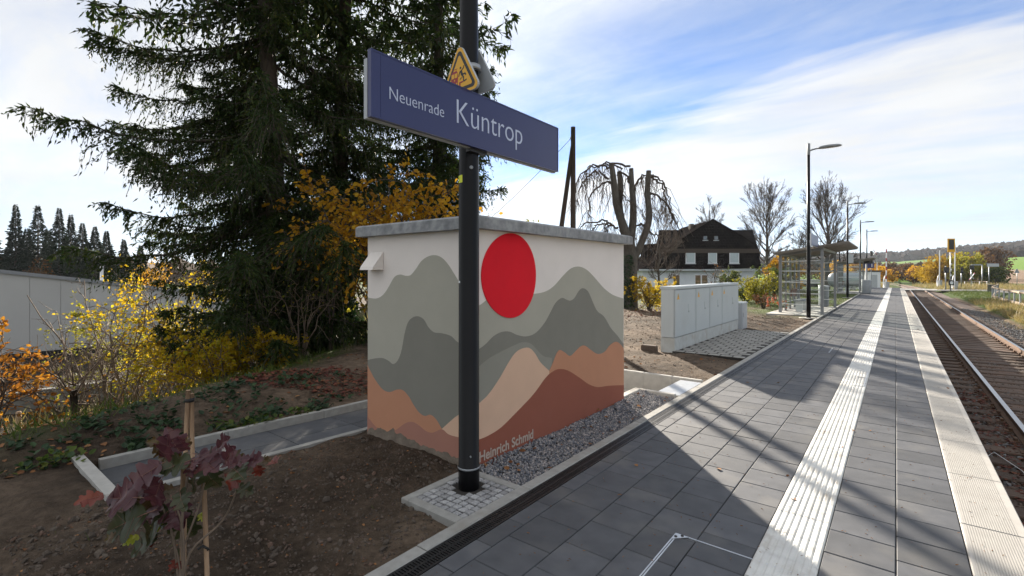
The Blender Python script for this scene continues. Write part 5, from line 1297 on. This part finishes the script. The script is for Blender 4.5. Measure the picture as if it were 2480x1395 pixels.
# ------------------------------------------------------------------ cut back weeping beech behind the kiosk
D0 = 22.0; K = D0 / 1171; base = at(1527, 745, D0); bt = thing('weeping_beech', tuple(base), 'cut back weeping beech with four thick stumps and hanging twigs', 'tree', rz=YAW)
bz = lambda u, v, dy=0: ((u - 1527) * K, dy, (745 - v) * K)
MB().tube([(0, 0, -.4), bz(1527, 745), bz(1527, 680), bz(1527, 620), bz(1520, 570)], [.38, .33, .30, .31, .26], 14).build('trunk', 'bark_grey', bt)
lb = [([(1521, 585), (1508, 545), (1492, 500), (1484, 440), (1477, 398)], [.22, .19, .16, .14, .11], -.3), ([(1521, 585), (1507, 540), (1502, 490), (1506, 450), (1504, 412)], [.22, .18, .15, .14, .11], .35),
      ([(1524, 600), (1533, 540), (1534, 490), (1531, 445), (1530, 407)], [.2, .17, .15, .12, .10], .1), ([(1533, 632), (1552, 590), (1571, 530), (1566, 470), (1569, 415)], [.18, .16, .15, .13, .11], -.15)]
tops = []
for pts, rad, dy in lb:
    P_ = smoothcurve([bz(u, v, dy * k / 4) for k, (u, v) in enumerate(pts)], 4); rr = np.interp(np.linspace(0, 4, len(P_)), range(5), rad); MB().tube(P_, rr, 12).build('limb', 'bark_grey', bt); tops.append(P_)
r_ = np.random.RandomState(4); wb = MB()
arcs = [((1520, 402), (1470, 395), (1420, 415), (1395, 470), -.3), ((1478, 428), (1440, 418), (1412, 450), (1398, 500), .2), ((1490, 452), (1455, 445), (1430, 480), (1418, 530), -.6), ((1490, 545), (1455, 528), (1420, 540), (1400, 560), .3), ((1492, 548), (1465, 540), (1440, 552), (1432, 570), -.4),
        ((1569, 425), (1592, 425), (1612, 455), (1622, 500), 0), ((1570, 430), (1600, 440), (1625, 490), (1635, 550), .5), ((1536, 455), (1552, 430), (1568, 424), (1572, 424), -.1), ((1530, 445), (1500, 400), (1465, 398), (1435, 420), .6), ((1560, 545), (1545, 548), (1538, 560), (1530, 580), .3), ((1485, 460), (1500, 462), (1516, 480), (1522, 500), -.5),
        ((1568, 500), (1580, 560), (1600, 575), (1620, 620), .6), ((1480, 410), (1445, 405), (1405, 430), (1382, 490), -.9), ((1570, 470), (1600, 480), (1618, 520), (1630, 590), -.7)]
for *pp, dy in arcs:
    P_ = np.array(smoothcurve([bz(u + r_.uniform(-6, 6), v + r_.uniform(-6, 6), dy * k / 3) for k, (u, v) in enumerate(pp)], 6)); P_[1:-1] += r_.normal(0, .04, P_[1:-1].shape); wb.tube(P_, np.linspace(.055, .018, len(P_)), 6, cap=False); P_ = P_ + 0
    for j in range(20):
        f = r_.uniform(.1, 1); q = P_[int(f * (len(P_) - 1))]; l = r_.uniform(.5, 2.3); s_ = np.linspace(0, 1, 5); d = np.array((r_.normal(0, .35), r_.normal(0, .4), 0))
        W = q + d * (l * s_)[:, None] * .6; W[:, 2] += .12 * l * s_ - l * .95 * s_ ** 1.7; W += r_.normal(0, .03, W.shape) * s_[:, None]; wb.tube(W, np.linspace(.016, .006, 5), 3, cap=False)
        for jj in range(3):
            q2 = W[r_.randint(1, 4)]; e = q2 + np.array((r_.normal(0, .16), r_.normal(0, .16), -r_.uniform(.15, .5))); wb.tube([q2, (q2 + e) / 2 + r_.normal(0, .03, 3), e], [.008, .006, .005], 3, cap=False)
wb.build('weeping_twigs', 'twig', bt)
n = 1800; a = r_.uniform(0, math.tau, n); z_ = r_.uniform(0, 2.4, n); rr = .34 * r_.uniform(.95, 1.15, n); X, Y, Z = frames(np.stack([-np.sin(a), np.cos(a), -1 + 0 * a], 1) + r_.normal(0, .4, (n, 3)), r_)
k_ = (np.cos(a) < .1); mb = MB(); scatter(mb, LEAF_V, LEAF_F, np.stack([np.cos(a) * rr, np.sin(a) * rr, z_], 1)[k_], X[k_], Y[k_], Z[k_], np.full(k_.sum(), .09)); mb.build('ivy', 'ivy', bt)
bare_tree(on_ground(1596, 27), 'slim bare tree between the weeping beech and the house', 6, 4.1, .07, .42, levels=(16, 8, 6, 4), rmin=.006, first=.2)
# bushes in front of the house
shrub('yellow_bush', on_ground(1572, 21), 'bright yellow bush beside the weeping beech trunk', 'bush', 31, 18, 1.95, 1.2, .06, 14, 'yellow', sub=9, start=.15)
shrub('green_bush', on_ground(1768, 33), 'olive green bush before the white house wall', 'bush', 34, 14, 2.5, .9, .09, 9, 'green_bush', sub=9, start=.15)
shrub('green_bush', on_ground(1835, 25), 'dense yellow green bush beside the small grey box', 'bush', 35, 18, 1.9, 1.5, .085, 10, 'yellowgreen', sub=9, start=.1)
shrub('green_bush', on_ground(1878, 29), 'taller green bush near the shelter', 'bush', 36, 16, 2.7, 1.3, .10, 9, 'green_bush', sub=9, start=.12)
shrub('green_bush', on_ground(1800, 27), 'small green bush between cabinet and house', 'bush', 38, 12, 1.3, 1.0, .08, 8, 'green_bush', sub=8, start=.1)
shrub('bare_shrub', on_ground(1725, 27), 'thin bare shrub in front of the house windows', 'shrub', 37, 7, 3.2, .8, .06, .3, 'rust_leaf', sub=6, r0=.02, start=.5)
shrub('dry_bush', on_ground(1848, 22), 'small dry brown bush beside the grey box', 'bush', 39, 12, .9, .5, .06, 5, 'litter', sub=6)
# bare trees against the sky
bare_tree(on_ground(1858, 68), 'large oval bare tree beside the dark house', 51, 11.2, .30, .38, rmin=.012, group='large bare trees behind the house', levels=(24, 10, 7, 5))
bare_tree(on_ground(2003, 62), 'large spreading bare tree behind the first shelter', 52, 9.9, .32, .44, rmin=.011, group='large bare trees behind the house', levels=(26, 10, 7, 5), first=.22)
bare_tree(on_ground(1722, 75), 'bare tree top rising behind the house chimney', 53, 11.0, .26, .3, rmin=.014, group='large bare trees behind the house', levels=(15, 8, 6, 4))
bare_tree(on_ground(1935, 90), 'smaller bare tree between the two large ones', 54, 7.5, .18, .34, rmin=.016, levels=(14, 8, 6, 4))
bare_tree(on_ground(1665, 85), 'distant bare tree beside the house roof', 55, 7, .18, .34, rmin=.016, levels=(13, 7, 6, 4))

# ------------------------------------------------------------------ trees past the crossing
Z = lambda u, d: on_ground(u, d)
crown_tree(Z(2290, 96), 'big golden yellow tree behind the crossing signals', 61, 5.8, 8.6, 11000, .32, 'gold_far', .16, lumps=14, low=0)
crown_tree(Z(2345, 92), 'olive and yellow tree behind the red and white cross', 62, 6.2, 7.0, 7500, .32, 'yellowgreen', .15, lumps=12, low=0)
crown_tree(Z(2255, 104), 'low orange yellow bush beside the big golden tree', 63, 4.4, 5.5, 4200, .36, 'gold_far', .12, lumps=9, low=0)
crown_tree(Z(2402, 150), 'rust coloured oak above the ploughed field', 64, 9.8, 10, 5500, .65, 'brown_tree', .35, lumps=12)
crown_tree(Z(2372, 140), 'brown tree behind the golden tree', 65, 7.4, 9, 3500, .6, 'brown_tree', .25)
crown_tree(Z(2410, 88), 'dark green shrub at the edge of the ploughed field', 66, 3.4, 4.5, 2500, .34, 'green_bush', .1, low=0)
for k, (u, d, h_, w, lm, lb) in enumerate(((2172, 150, 3.6, 8, 'brown_tree', 'brown bush at the bend of the track'), (2205, 165, 5.0, 7, 'brown_tree', 'rust brown tree beyond the bend'), (2222, 140, 4.4, 6, 'gold', 'golden bush beyond the bend'), (2160, 190, 6.0, 8, 'brown_tree', 'round rusty tree below the green field'), (2200, 230, 5.5, 12, 'brown_tree', 'dark brown thicket below the green field'),
        (2120, 130, 4.5, 7, 'gold', 'golden bush behind the signal hut'), (2100, 170, 6, 9, 'brown_tree', 'rusty trees behind the far shelter'), (2070, 160, 6, 9, 'gold', 'golden trees behind the far shelter'), (2020, 150, 6, 10, 'gold', 'orange hedge trees seen through the shelter'), (1965, 150, 6, 11, 'brown_tree', 'brown hedge trees seen through the shelter'), (1900, 60, 4.0, 4.2, 'gold', 'orange bush between the house and the shelter'), (1915, 140, 7, 9, 'brown_tree', 'brown trees behind the orange bush'), (2138, 120, 3.2, 6, 'gold', 'orange scrub beside the track bend'), (2235, 112, 3.5, 6, 'brown_tree', 'brown scrub beside the golden tree'))):
    crown_tree(Z(u, d), lb, 70 + k, h_, w, 1900, .42 if d < 160 else .6, lm, .14, lumps=8, low=0)
# brown reeds and scrub at the bend, woodland on the hills
def wood(name, label, n, r0, r1, t0, t1, size, seed, lm='wood_far', dens=None):
    r_ = np.random.RandomState(seed); rr = np.sqrt(r_.uniform(r0 ** 2, r1 ** 2, n)); tt_ = np.radians(r_.uniform(t0, t1, n)); x_, y_ = rr * np.sin(tt_), rr * np.cos(tt_)
    if dens is not None:
        k_ = fbm(x_ / dens, y_ / dens, 3) > -.05; x_, y_, rr = x_[k_], y_[k_], rr[k_]
    z_ = ground_z(x_, y_); s_ = size * r_.uniform(.6, 1.3, len(x_)); X, Y, Z_ = frames(r_.normal(size=(len(x_), 3)), r_); mb = MB()
    for q in range(4):
        k_ = np.arange(len(x_)) % 4 == q; tv = OCT_V * r_.uniform(.6, 1.3, (6, 1))
        scatter(mb, tv, OCT_F, np.stack([x_, y_, z_ + s_ * .55], 1)[k_], X[k_], Y[k_], Z_[k_], s_[k_])
    mb.build(name, lm, label=label, cat='woodland', kind='stuff')
wood('woodland', 'bare autumn woodland covering the far hills', 9500, 850, 1750, -14, 13, 7.5, 1)
wood('woodland', 'brown woods across the middle hillside', 4000, 560, 900, 4.2, 13, 4.0, 2)
wood('woodland', 'woods on the hills behind the house', 5000, 320, 900, -60, -3.2, 5.0, 3)
wood('woodland', 'hedges and thickets below the green field', 500, 300, 420, -3, 3.5, 3.0, 4, 'brown_tree', 60)
wood('woodland', 'woods behind the row of spruces', 1500, 180, 420, -100, -58, 5, 5, 'brown_tree')
# spruce row beyond the hall
r_ = np.random.RandomState(9)
for k, (u, vt, d) in enumerate(((-30, 520, 58), (38, 503, 60), (92, 505, 62), (143, 512, 61), (172, 528, 63), (200, 548, 66), (230, 556, 64), (258, 566, 68), (65, 560, 66), (118, 565, 68), (300, 585, 74), (340, 600, 80))):
    p = at(u, 660, d); zt = EYE + (660 - vt) / 1171 * d; zb = -2.6
    conifer_far((p.x, p.y, zb), ('tall dark spruce in the row beyond the hall' if k < 5 else 'shorter dark spruce in the row beyond the hall'), 80 + k, zt - zb, (5.2, 4.0, 5.8, 4.4, 3.6, 5.0)[k % 6])
for k, (u, d, h_) in enumerate(((95, 57, 5.6), (375, 60, 5.8))): crown_tree(on_ground(u, d), ('rusty leaved tree in front of the spruce row', 'pale gold tree beside the spruce row')[k], 95 + k, h_, 4, 1400, .26, ('brown_tree', 'gold')[k], .12)

# ------------------------------------------------------------------ young oak-leaved hydrangea with its stakes
sp0 = gp(432, 1455); sap = thing('hydrangea', (sp0.x, sp0.y, 0), 'young shrub with large lobed purple and green leaves tied to stakes', 'shrub', rz=YAW)
DS = 1171 * EYE / (1455 - 660); KS = DS / 1171
sx = lambda u, v, dy=0.: ((u - 432) * KS * (1 + dy / DS), dy, EYE + (660 - v) * KS * (1 + dy / DS))
def lobed(seed):
    """lobed leaf outline as a shallow folded blade, stalk at the origin, tip at y = 1"""
    r_ = random.Random(seed); half = [(0, 0), (.14, -.03), (.28, .05), (.33, .17), (.22, .26), (.32, .33), (.47, .42), (.47, .53), (.27, .54), (.27, .62), (.37, .70), (.33, .80), (.19, .80), (.15, .89), (.07, .98), (0, 1)]
    mb = MB(); fold = r_.uniform(.05, .35); curl = r_.uniform(-.55, .10); wv = r_.uniform(0, 6)
    zf = lambda a, b: abs(a) * fold + curl * b * b + .05 * math.sin(b * 9 + a * 8 + wv)
    for s_ in (1, -1):
        hs2 = smoothcurve(half, 2); H_ = [(s_ * max(a, 0) * r_.uniform(.93, 1.07), b + r_.uniform(-.015, .015) * (0 < b < 1)) for a, b in hs2]; n = len(H_)
        V = [(0, b, zf(0, b)) for a, b in H_] + [(a * .5, b * .98 + .01, zf(a * .5, b)) for a, b in H_[1:-1]] + [(a, b, zf(a, b)) for a, b in H_[1:-1]]
        F = []
        for k in range(n - 1):
            m0, m1 = n + k - 1, n + k; o0, o1 = 2 * n - 2 + k - 1, 2 * n - 2 + k
            if k == 0: F += [(0, m1, 1), (0, o1, m1)]
            elif k == n - 2: F += [(k, m0, n - 1), (m0, o0, n - 1)]
            else: F += [(k, m0, m1, k + 1), (m0, o0, o1, m1)]
        mb.add(V, F if s_ > 0 else [f[::-1] for f in F], 0, True)
    mb.tube([(0, -.28, -.05), (0, 0, .004), (0, .5, zf(0, .5) + .004), (0, .9, zf(0, .9) + .003)], [.011, .010, .007, .003], 4, 1, cap=False)
    for s_ in (1, -1):
        for b0, (a1, b1) in ((.08, (.28, .2)), (.25, (.42, .43)), (.5, (.3, .7))):
            mb.tube([(0, b0, zf(0, b0) + .004), (s_ * a1, b1, zf(a1, b1) + .005)], [.005, .002], 3, 1, cap=False)
    return mb.mesh('leaf')
def sapmat(name, a, b, c_):
    m = leafmat(name, (*a, 1), (*b, 1), .3, 9, .32, c3=(*c_, 1)); m.node_tree.nodes['Principled BSDF'].inputs['Specular IOR Level'].default_value = .55; return m
sapmat('leaf_purple', (.070, .022, .032), (.105, .032, .040), (.14, .055, .030)); sapmat('leaf_green', (.030, .040, .016), (.055, .062, .022), (.095, .045, .028))
sapmat('leaf_red', (.13, .022, .014), (.20, .035, .02), (.24, .06, .02)); sapmat('leaf_olive', (.06, .045, .014), (.10, .055, .018), (.12, .12, .02)); sapmat('leaf_lime', (.22, .26, .02), (.35, .36, .03), (.45, .42, .05))
mat('leaf_vein', (.24, .11, .08), (.20, .10, .07), 10, .6)
LM = {}
for c_ in ('purple', 'green', 'red', 'olive', 'lime'):
    LM[c_] = []
    for k in range(3):
        me = lobed(hash(c_) % 7 + k if False else k * 5 + len(c_)); me.materials.append(MATS['leaf_' + c_]); me.materials.append(MATS['leaf_vein']); LM[c_].append(me)
# stems
top = {'a': (470, 1180), 'b': (600, 1140), 'c': (390, 1200), 'd': (500, 1110)}
for pts, rad in (([(440, 1470), (450, 1380), (440, 1300), (448, 1230), (470, 1120)], .009), ([(440, 1460), (470, 1340), (530, 1260), (590, 1170), (602, 1130)], .006), ([(430, 1440), (415, 1330), (395, 1250), (375, 1200)], .007), ([(448, 1440), (452, 1330), (440, 1270), (420, 1230)], .006), ([(445, 1330), (490, 1220), (500, 1140), (510, 1080)], .005), ([(440, 1400), (418, 1330), (405, 1330), (400, 1345)], .004)):
    q = smoothcurve([sx(u, v, .03 * math.sin(u * .05)) for u, v in pts], 4); MB().tube(q, np.linspace(rad, rad * .6, len(q)), 6).build('stem', 'twig_pale', sap)
for pts, w in (([(425, 1480), (429, 1120)], .028), ([(487, 1490), (483, 1330), (477, 1168)], .022)):
    P_ = [sx(u, v, .05 if w > .021 else .08) for u, v in pts]; MB().tube(P_, w / 2, 6).build('stake', 'wood_stake', sap)
MB().tube([sx(470, 1330, .03), sx(480, 1322, .03), sx(492, 1330, .04), sx(480, 1334, .06)], .006, 5).build('tie', 'rubber', sap)
# leaves: where the stalk meets the blade, where the tip points, length in metres, tilt, colour
lv = [((365, 1215), (250, 1165), .20, 'olive'), ((372, 1205), (285, 1205), .22, 'purple'), ((395, 1200), (335, 1160), .16, 'purple'), ((395, 1215), (420, 1250), .20, 'purple'), ((400, 1240), (300, 1330), .24, 'green'), ((390, 1245), (270, 1300), .24, 'green'), ((398, 1238), (420, 1310), .22, 'green'),
      ((405, 1110), (350, 1105), .14, 'purple'), ((420, 1095), (400, 1050), .17, 'purple'), ((415, 1110), (390, 1085), .12, 'olive'), ((450, 1110), (470, 1045), .16, 'purple'), ((465, 1100), (500, 1110), .15, 'purple'), ((440, 1100), (430, 1070), .10, 'olive'), ((515, 1085), (565, 1055), .14, 'purple'), ((510, 1090), (500, 1055), .10, 'purple'),
      ((505, 1105), (550, 1130), .16, 'purple'), ((500, 1115), (455, 1135), .16, 'green'), ((500, 1130), (525, 1180), .17, 'green'), ((475, 1145), (450, 1180), .15, 'green'), ((440, 1125), (385, 1180), .18, 'purple'), ((445, 1170), (430, 1210), .15, 'purple'), ((590, 1115), (645, 1075), .15, 'purple'), ((600, 1120), (680, 1105), .14, 'purple'), ((590, 1125), (540, 1100), .13, 'purple'),
      ((595, 1135), (650, 1150), .15, 'green'), ((590, 1130), (580, 1178), .14, 'red'), ((580, 1180), (610, 1195), .10, 'green'), ((350, 1300), (275, 1345), .16, 'green'), ((340, 1310), (265, 1350), .10, 'red'), ((415, 1340), (370, 1385), .13, 'green'), ((408, 1352), (392, 1388), .09, 'red'), ((372, 1300), (340, 1320), .07, 'lime'), ((460, 1245), (482, 1260), .06, 'lime'), ((365, 1255), (370, 1300), .08, 'lime'), ((480, 1190), (500, 1215), .13, 'green'),
      ((425, 1130), (365, 1130), .13, 'olive'), ((360, 1230), (245, 1255), .19, 'purple'), ((535, 1100), (575, 1120), .11, 'olive'), ((470, 1130), (480, 1085), .13, 'purple'), ((300, 1200), (262, 1215), .12, 'red'), ((620, 1112), (660, 1125), .10, 'red')]
r_ = random.Random(12)
for _ in range(22):      # smaller leaves filling in between
    s_, e, l, c_ = r_.choice(lv[:36]); q = r_.uniform(.3, .9); o_ = (r_.uniform(-28, 28), r_.uniform(-24, 24))
    lv.append(((s_[0] + o_[0], s_[1] + o_[1]), (s_[0] + (e[0] - s_[0]) * q + o_[0] * 2, s_[1] + (e[1] - s_[1]) * q + o_[1] * 1.5), l * r_.uniform(.4, .7), r_.choice((c_, c_, 'olive', 'purple', 'red'))))
for k, (s_, e, l, c_) in enumerate(lv):
    dy = r_.uniform(-.16, .14); a = Vector(sx(*s_, dy)); b_ = Vector(sx(*e, dy + r_.uniform(-.10, .04))); yv = (b_ - a).normalized()
    nrm_ = Vector((r_.uniform(-.35, .35), -.85, .75 + r_.uniform(-.3, .3))); zv = (nrm_ - yv * nrm_.dot(yv)).normalized(); xv = yv.cross(zv)
    o = obj('leaf', r_.choice(LM[c_]), sap); o.matrix_local = Matrix.Translation(a) @ Matrix(((xv.x, yv.x, zv.x), (xv.y, yv.y, zv.y), (xv.z, yv.z, zv.z))).to_4x4() @ Matrix.Scale(l * .80, 4)
# pair of stakes standing beside the path
st = thing('stake_pair', tuple(gp(455, 1150, -.05)), 'two pale wooden stakes strapped together beside the path', 'stake', rz=YAW)
DP = 1171 * (EYE + .05) / (1150 - 660)
hs_ = (1150 - 945) / 1171 * DP
MB().tube([(-.03, 0, -.2), (-.012, 0, hs_ * .6), (.003, 0, hs_)], .017, 7).build('stake', 'wood_stake', st); MB().tube([(.03, .02, -.2), (.02, .02, hs_ * .5), (.012, .03, hs_ * .95)], .017, 7).build('stake', 'wood_stake', st)
MB().lathe([(.034, hs_ * .86), (.034, hs_ * .90)], (.006, .012, 0), 12).build('strap', 'rubber', st)

# ------------------------------------------------------------------ ground cover, litter and grass
def carpet(name, label, n, xr, yr, size, lm, seed, ok=None, lift=.01, upright=.0, zf=None, per=1, cl=.06, tv=LEAF_V, tf=LEAF_F, cat='leaf litter', slim=1.0):
    r_ = np.random.RandomState(seed); cx_, cy_ = r_.uniform(*xr, n), r_.uniform(*yr, n)
    if ok is not None: k_ = ok(cx_, cy_, r_); cx_, cy_ = cx_[k_], cy_[k_]
    if per > 1: cx_ = np.repeat(cx_, per) + r_.normal(0, cl, len(cx_) * per); cy_ = np.repeat(cy_, per) + r_.normal(0, cl, len(cy_) * per)
    z_ = (ground_z(cx_, cy_) if zf is None else zf(cx_, cy_)) + r_.uniform(0, lift, len(cx_)); a = r_.uniform(0, math.tau, len(cx_))
    d = np.stack([np.cos(a), np.sin(a), upright + r_.uniform(-.25, .25, len(a))], 1); X, Y, Z_ = frames(d, r_); up = np.array((0, 0, 1.)) + r_.normal(0, .35, d.shape)
    Z_ = nrm(up - Y * (up * Y).sum(1, keepdims=True)); X = np.cross(Y, Z_); s_ = size * r_.uniform(.55, 1.35, len(a)); mb = MB()
    scatter(mb, tv, tf, np.stack([cx_, cy_, z_], 1), X, Y, Z_, np.stack([s_ * slim, s_, s_], 1)); return mb.build(name, lm, label=label, cat=cat, kind='stuff')
bank = lambda x_, y_, r_: (x_ < np.interp(y_, *PATH_L) - .10) & (x_ > crest(y_) + .15)
carpet('ground_cover', 'dark green strawberry-like ground cover on the bank', 520, (-9, -5.2), (-1.2, 4.6), .062, 'groundcover', 1, lambda x_, y_, r_: bank(x_, y_, r_) & (r_.rand(len(x_)) < sstep(4.2, 2.6, y_)), .05, .55, per=12, cl=.055, cat='ground cover')
carpet('ground_cover', 'bright green weeds along the bank edge', 60, (-6.4, -4.6), (.3, 3.6), .06, 'grass', 2, lambda x_, y_, r_: (np.abs(x_ - np.interp(y_, *PATH_L) + .22) < .14) & ((y_ < 1.0) | (y_ > 2.0)), .05, .6, per=26, cl=.07, cat='weeds')
carpet('leaf_litter', 'fallen brown leaves over the bank and soil', 2600, (-10.5, -4.6), (-1, 9), .062, 'litter', 3, lambda x_, y_, r_: (x_ < np.interp(y_, *PATH_L) - .1) & (fbm(x_ * 1.2, y_ * 1.2, 2) > -.1), .012)
rl = gp(800, 930); carpet('leaf_litter', 'heap of dark red fallen leaves beside the path', 4200, (rl.x - 1.5, rl.x + 1.5), (rl.y - 1.3, rl.y + 1.6), .058, 'litter_red', 4, lambda x_, y_, r_: ((((x_ - rl.x) * .8 + (y_ - rl.y) * .6) / 1.5) ** 2 + (((x_ - rl.x) * -.6 + (y_ - rl.y) * .8) / .55) ** 2 + fbm(x_ * 2, y_ * 2, 3) * 1.2 < 1) & (x_ < -5.35), .035)
carpet('leaf_litter', 'scattered leaves and straw on the trodden soil', 420, (-4.3, -2.25), (-.5, 2.8), .022, 'litter', 5, None, .004)
carpet('leaf_litter', 'leaves on the sunlit soil beside the cabinet', 700, (-9, -2.25), (7.4, 21), .06, 'litter', 6, lambda x_, y_, r_: ~((x_ > -3.9) & (y_ > 9.5) & (y_ < 15.4)), .015)
carpet('leaf_litter', 'red brown leaves round the weeping beech', 1500, (-13, -7), (16, 24), .08, 'litter_red', 7, None, .03)
carpet('leaf_litter', 'few brown leaves on the gravel', 34, (-2.66, -2.22), (2.95, 6.1), .05, 'litter', 8, None, .004, zf=lambda x_, y_: 0 * x_ + .006 + .03 * sstep(-2.45, -2.68, x_))
carpet('leaf_litter', 'dry needles and leaf bits on the platform slabs', 1100, (-1.95, .6), (1.3, 12), .018, 'litter', 9, None, .001, zf=lambda x_, y_: 0 * x_ + .0075 * ((x_ > -.63) & (x_ < -.327)) + .003, slim=.35)
carpet('leaf_litter', 'few brown leaves lying on the platform', 26, (-1.95, .6), (3, 20), .045, 'litter', 19, None, .002, zf=lambda x_, y_: 0 * x_ + .008)
carpet('leaf_litter', 'brown leaves drifted between platform and rail', 1700, (.72, 1.42), (2, 14), .055, 'litter_red', 10, None, .03, zf=lambda x_, y_: np.interp(x_ - CTR, [-1.62, -1.5, -1.2, -.75], [-1.1, -.975, -.905, -.885]))
gravel('soil_clods', -4.3, -2.25, -.6, 2.8, lambda X, Y: ground_z(X, Y), 6500, .010, ['soil_path', 'soil_path', 'ballast_b', 'soil_path'], 'small stones and clods on the trodden soil', .7, seed=21, fine=False)
gravel('soil_clods', -9, -2.3, 7.5, 20, lambda X, Y: ground_z(X, Y), 2600, .02, ['soil_path', 'soil_path', 'ballast_a'], 'stones and clods on the sunlit soil', .6, seed=22, fine=False)
gravel('soil_clods', -4.35, -2.3, -.6, 2.8, lambda X, Y: ground_z(X, Y) - .3 * (fbm(X * 2.1, Y * 2.1, 3) < .02), 900, .022, ['soil_path', 'ballast_b', 'soil_path'], 'larger earth clods beside the kiosk', .7, seed=23)
BL_V = [(-.05, 0, 0), (.05, 0, 0), (.035, .5, .06), (-.035, .5, .06), (0, 1, .22)]; BL_F = [(0, 1, 2), (0, 2, 3), (3, 2, 4)]
def sward(name, label, n, xr, yr, hgt, lm, seed, ok=None, zf=None):
    r_ = np.random.RandomState(seed); x_, y_ = r_.uniform(*xr, n), r_.uniform(*yr, n)
    if ok is not None: k_ = ok(x_, y_, r_); x_, y_ = x_[k_], y_[k_]
    z_ = ground_z(x_, y_) if zf is None else zf(x_, y_); d = np.stack([r_.normal(0, .45, len(x_)), r_.normal(0, .45, len(x_)), np.ones(len(x_))], 1); X, Y, Z_ = frames(d, r_); s_ = hgt * r_.uniform(.4, 1.3, len(x_)) * (1 + .5 * fbm(x_ * .9, y_ * .9, 2)); mb = MB()
    scatter(mb, BL_V, BL_F, np.stack([x_, y_, z_ - .01], 1), X, Y, Z_, np.stack([np.maximum(s_ * .6, hgt * .3), s_, s_], 1)); mb.build(name, lm, label=label, cat='grass', kind='stuff')
sward('grass', 'green grass on the bank past the crest', 10000, (-13, -5.5), (-1, 9), .16, 'grass', 1, lambda x_, y_, r_: (crest(y_) - x_ > -.15 - .25 * r_.rand(len(x_))) & (r_.rand(len(x_)) < np.exp(-(crest(y_) - x_) * .35) + .12))
sward('grass', 'dry undergrowth on the lower bank', 9000, (-19, -8), (-4, 14), .35, 'dry_grass', 2, lambda x_, y_, r_: (crest(y_) - x_ > 1.6) & (fbm(x_ * .7, y_ * .7, 2) > -.15))
sward('grass', 'bright green grass round the crossing signals', 26000, (5.0, 11.5), (44, 84), .22, 'grass', 3, lambda x_, y_, r_: (x_ < 6.6 + (y_ - 44) * .06) & (fbm(x_, y_, 2) > -.25))
sward('grass', 'tall dry grass on the bank beside the wooden fence', 22000, (4.9, 9), (24, 58), .42, 'dry_grass', 4, lambda x_, y_, r_: (fbm(x_ * .6, y_ * .5, 3) > -.12) & (r_.rand(len(x_)) < sstep(60, 40, y_) + .1))
sward('grass', 'patchy grass beside the shelters', 26000, (-9, -2.3), (19, 62), .13, 'grass', 5, lambda x_, y_, r_: (fbm(x_ * .6, y_ * .6, 3) > -.05) & ~((x_ > -4.1) & (((y_ > 20.9) & (y_ < 27.2)) | ((y_ > 45) & (y_ < 51.6)))) & (r_.rand(len(x_)) < sstep(18, 26, y_)))
sward('grass', 'brown scrub grass at the bend of the track', 16000, (-8, 22), (90, 125), .7, 'dry_grass', 6, lambda x_, y_, r_: (np.abs(x_ - track_x(y_)) > 2.6) & (x_ < 16))
sward('grass', 'small grass tufts on the bare soil', 900, (-9, -2.3), (-.5, 20), .07, 'grass', 7, lambda x_, y_, r_: fbm(x_ * 1.3, y_ * 1.3, 3) > .28)
sward('grass', 'yellow leaved weeds on the ballast shoulder', 5000, (4.0, 5.4), (14, 46), .12, 'dry_grass', 8, lambda x_, y_, r_: fbm(x_ * 1.5, y_ * .9, 2) > 0)
# dried orange lantern plant by the shelter
lp = gp(1880, 752); t = thing('lantern_plant', (lp.x, lp.y, 0), 'clump of dried orange lantern plants at the corner of the shelter slab', 'plant'); r_ = np.random.RandomState(3); st_ = MB(); pp = []
for k in range(14):
    a = r_.uniform(-.5, .5, 2); q = np.array((a[0], a[1], 0)); h_ = r_.uniform(.3, .6); e = q + np.array((r_.normal(0, .08), r_.normal(0, .08), h_)); st_.tube([q, (q + e) / 2, e], .006, 3, cap=False); pp += [e - np.array((0, 0, r_.uniform(0, .2))) + r_.normal(0, .04, 3) for _ in range(3)]
st_.build('stems', 'twig_pale', t); mb = MB(); stones(mb, np.array(pp), np.full(len(pp), .036), r_, (0,), 1.0); mb.build('lanterns', 'orange_leaf', t)
# the yellow chalk mark on the kerb
text('chalk_mark', '152T', .085, (-2.115, 2.10, .0075), (0, 0, R(96)), 'chalk_yellow', None, ext=.0003, label='yellow chalk number written on the kerb beside the mast', cat='chalk mark')

# ------------------------------------------------------------------ thin autumn haze over the valley
hb = MB().box(-4300, 2800, -700, 4400, -6, 130)
hm = bpy.data.materials.new('haze'); hm.use_nodes = True; N, L = hm.node_tree.nodes, hm.node_tree.links; N.remove(N['Principled BSDF'])
pv = N.new('ShaderNodeVolumePrincipled'); pv.inputs['Density'].default_value = .00013; pv.inputs['Color'].default_value = (.80, .88, 1, 1); pv.inputs['Anisotropy'].default_value = .3
L.new(pv.outputs[0], N['Material Output'].inputs['Volume']); MATS['haze'] = hm
hb.build('haze', 'haze', kind='stuff', label='thin bluish haze over the valley', cat='haze')
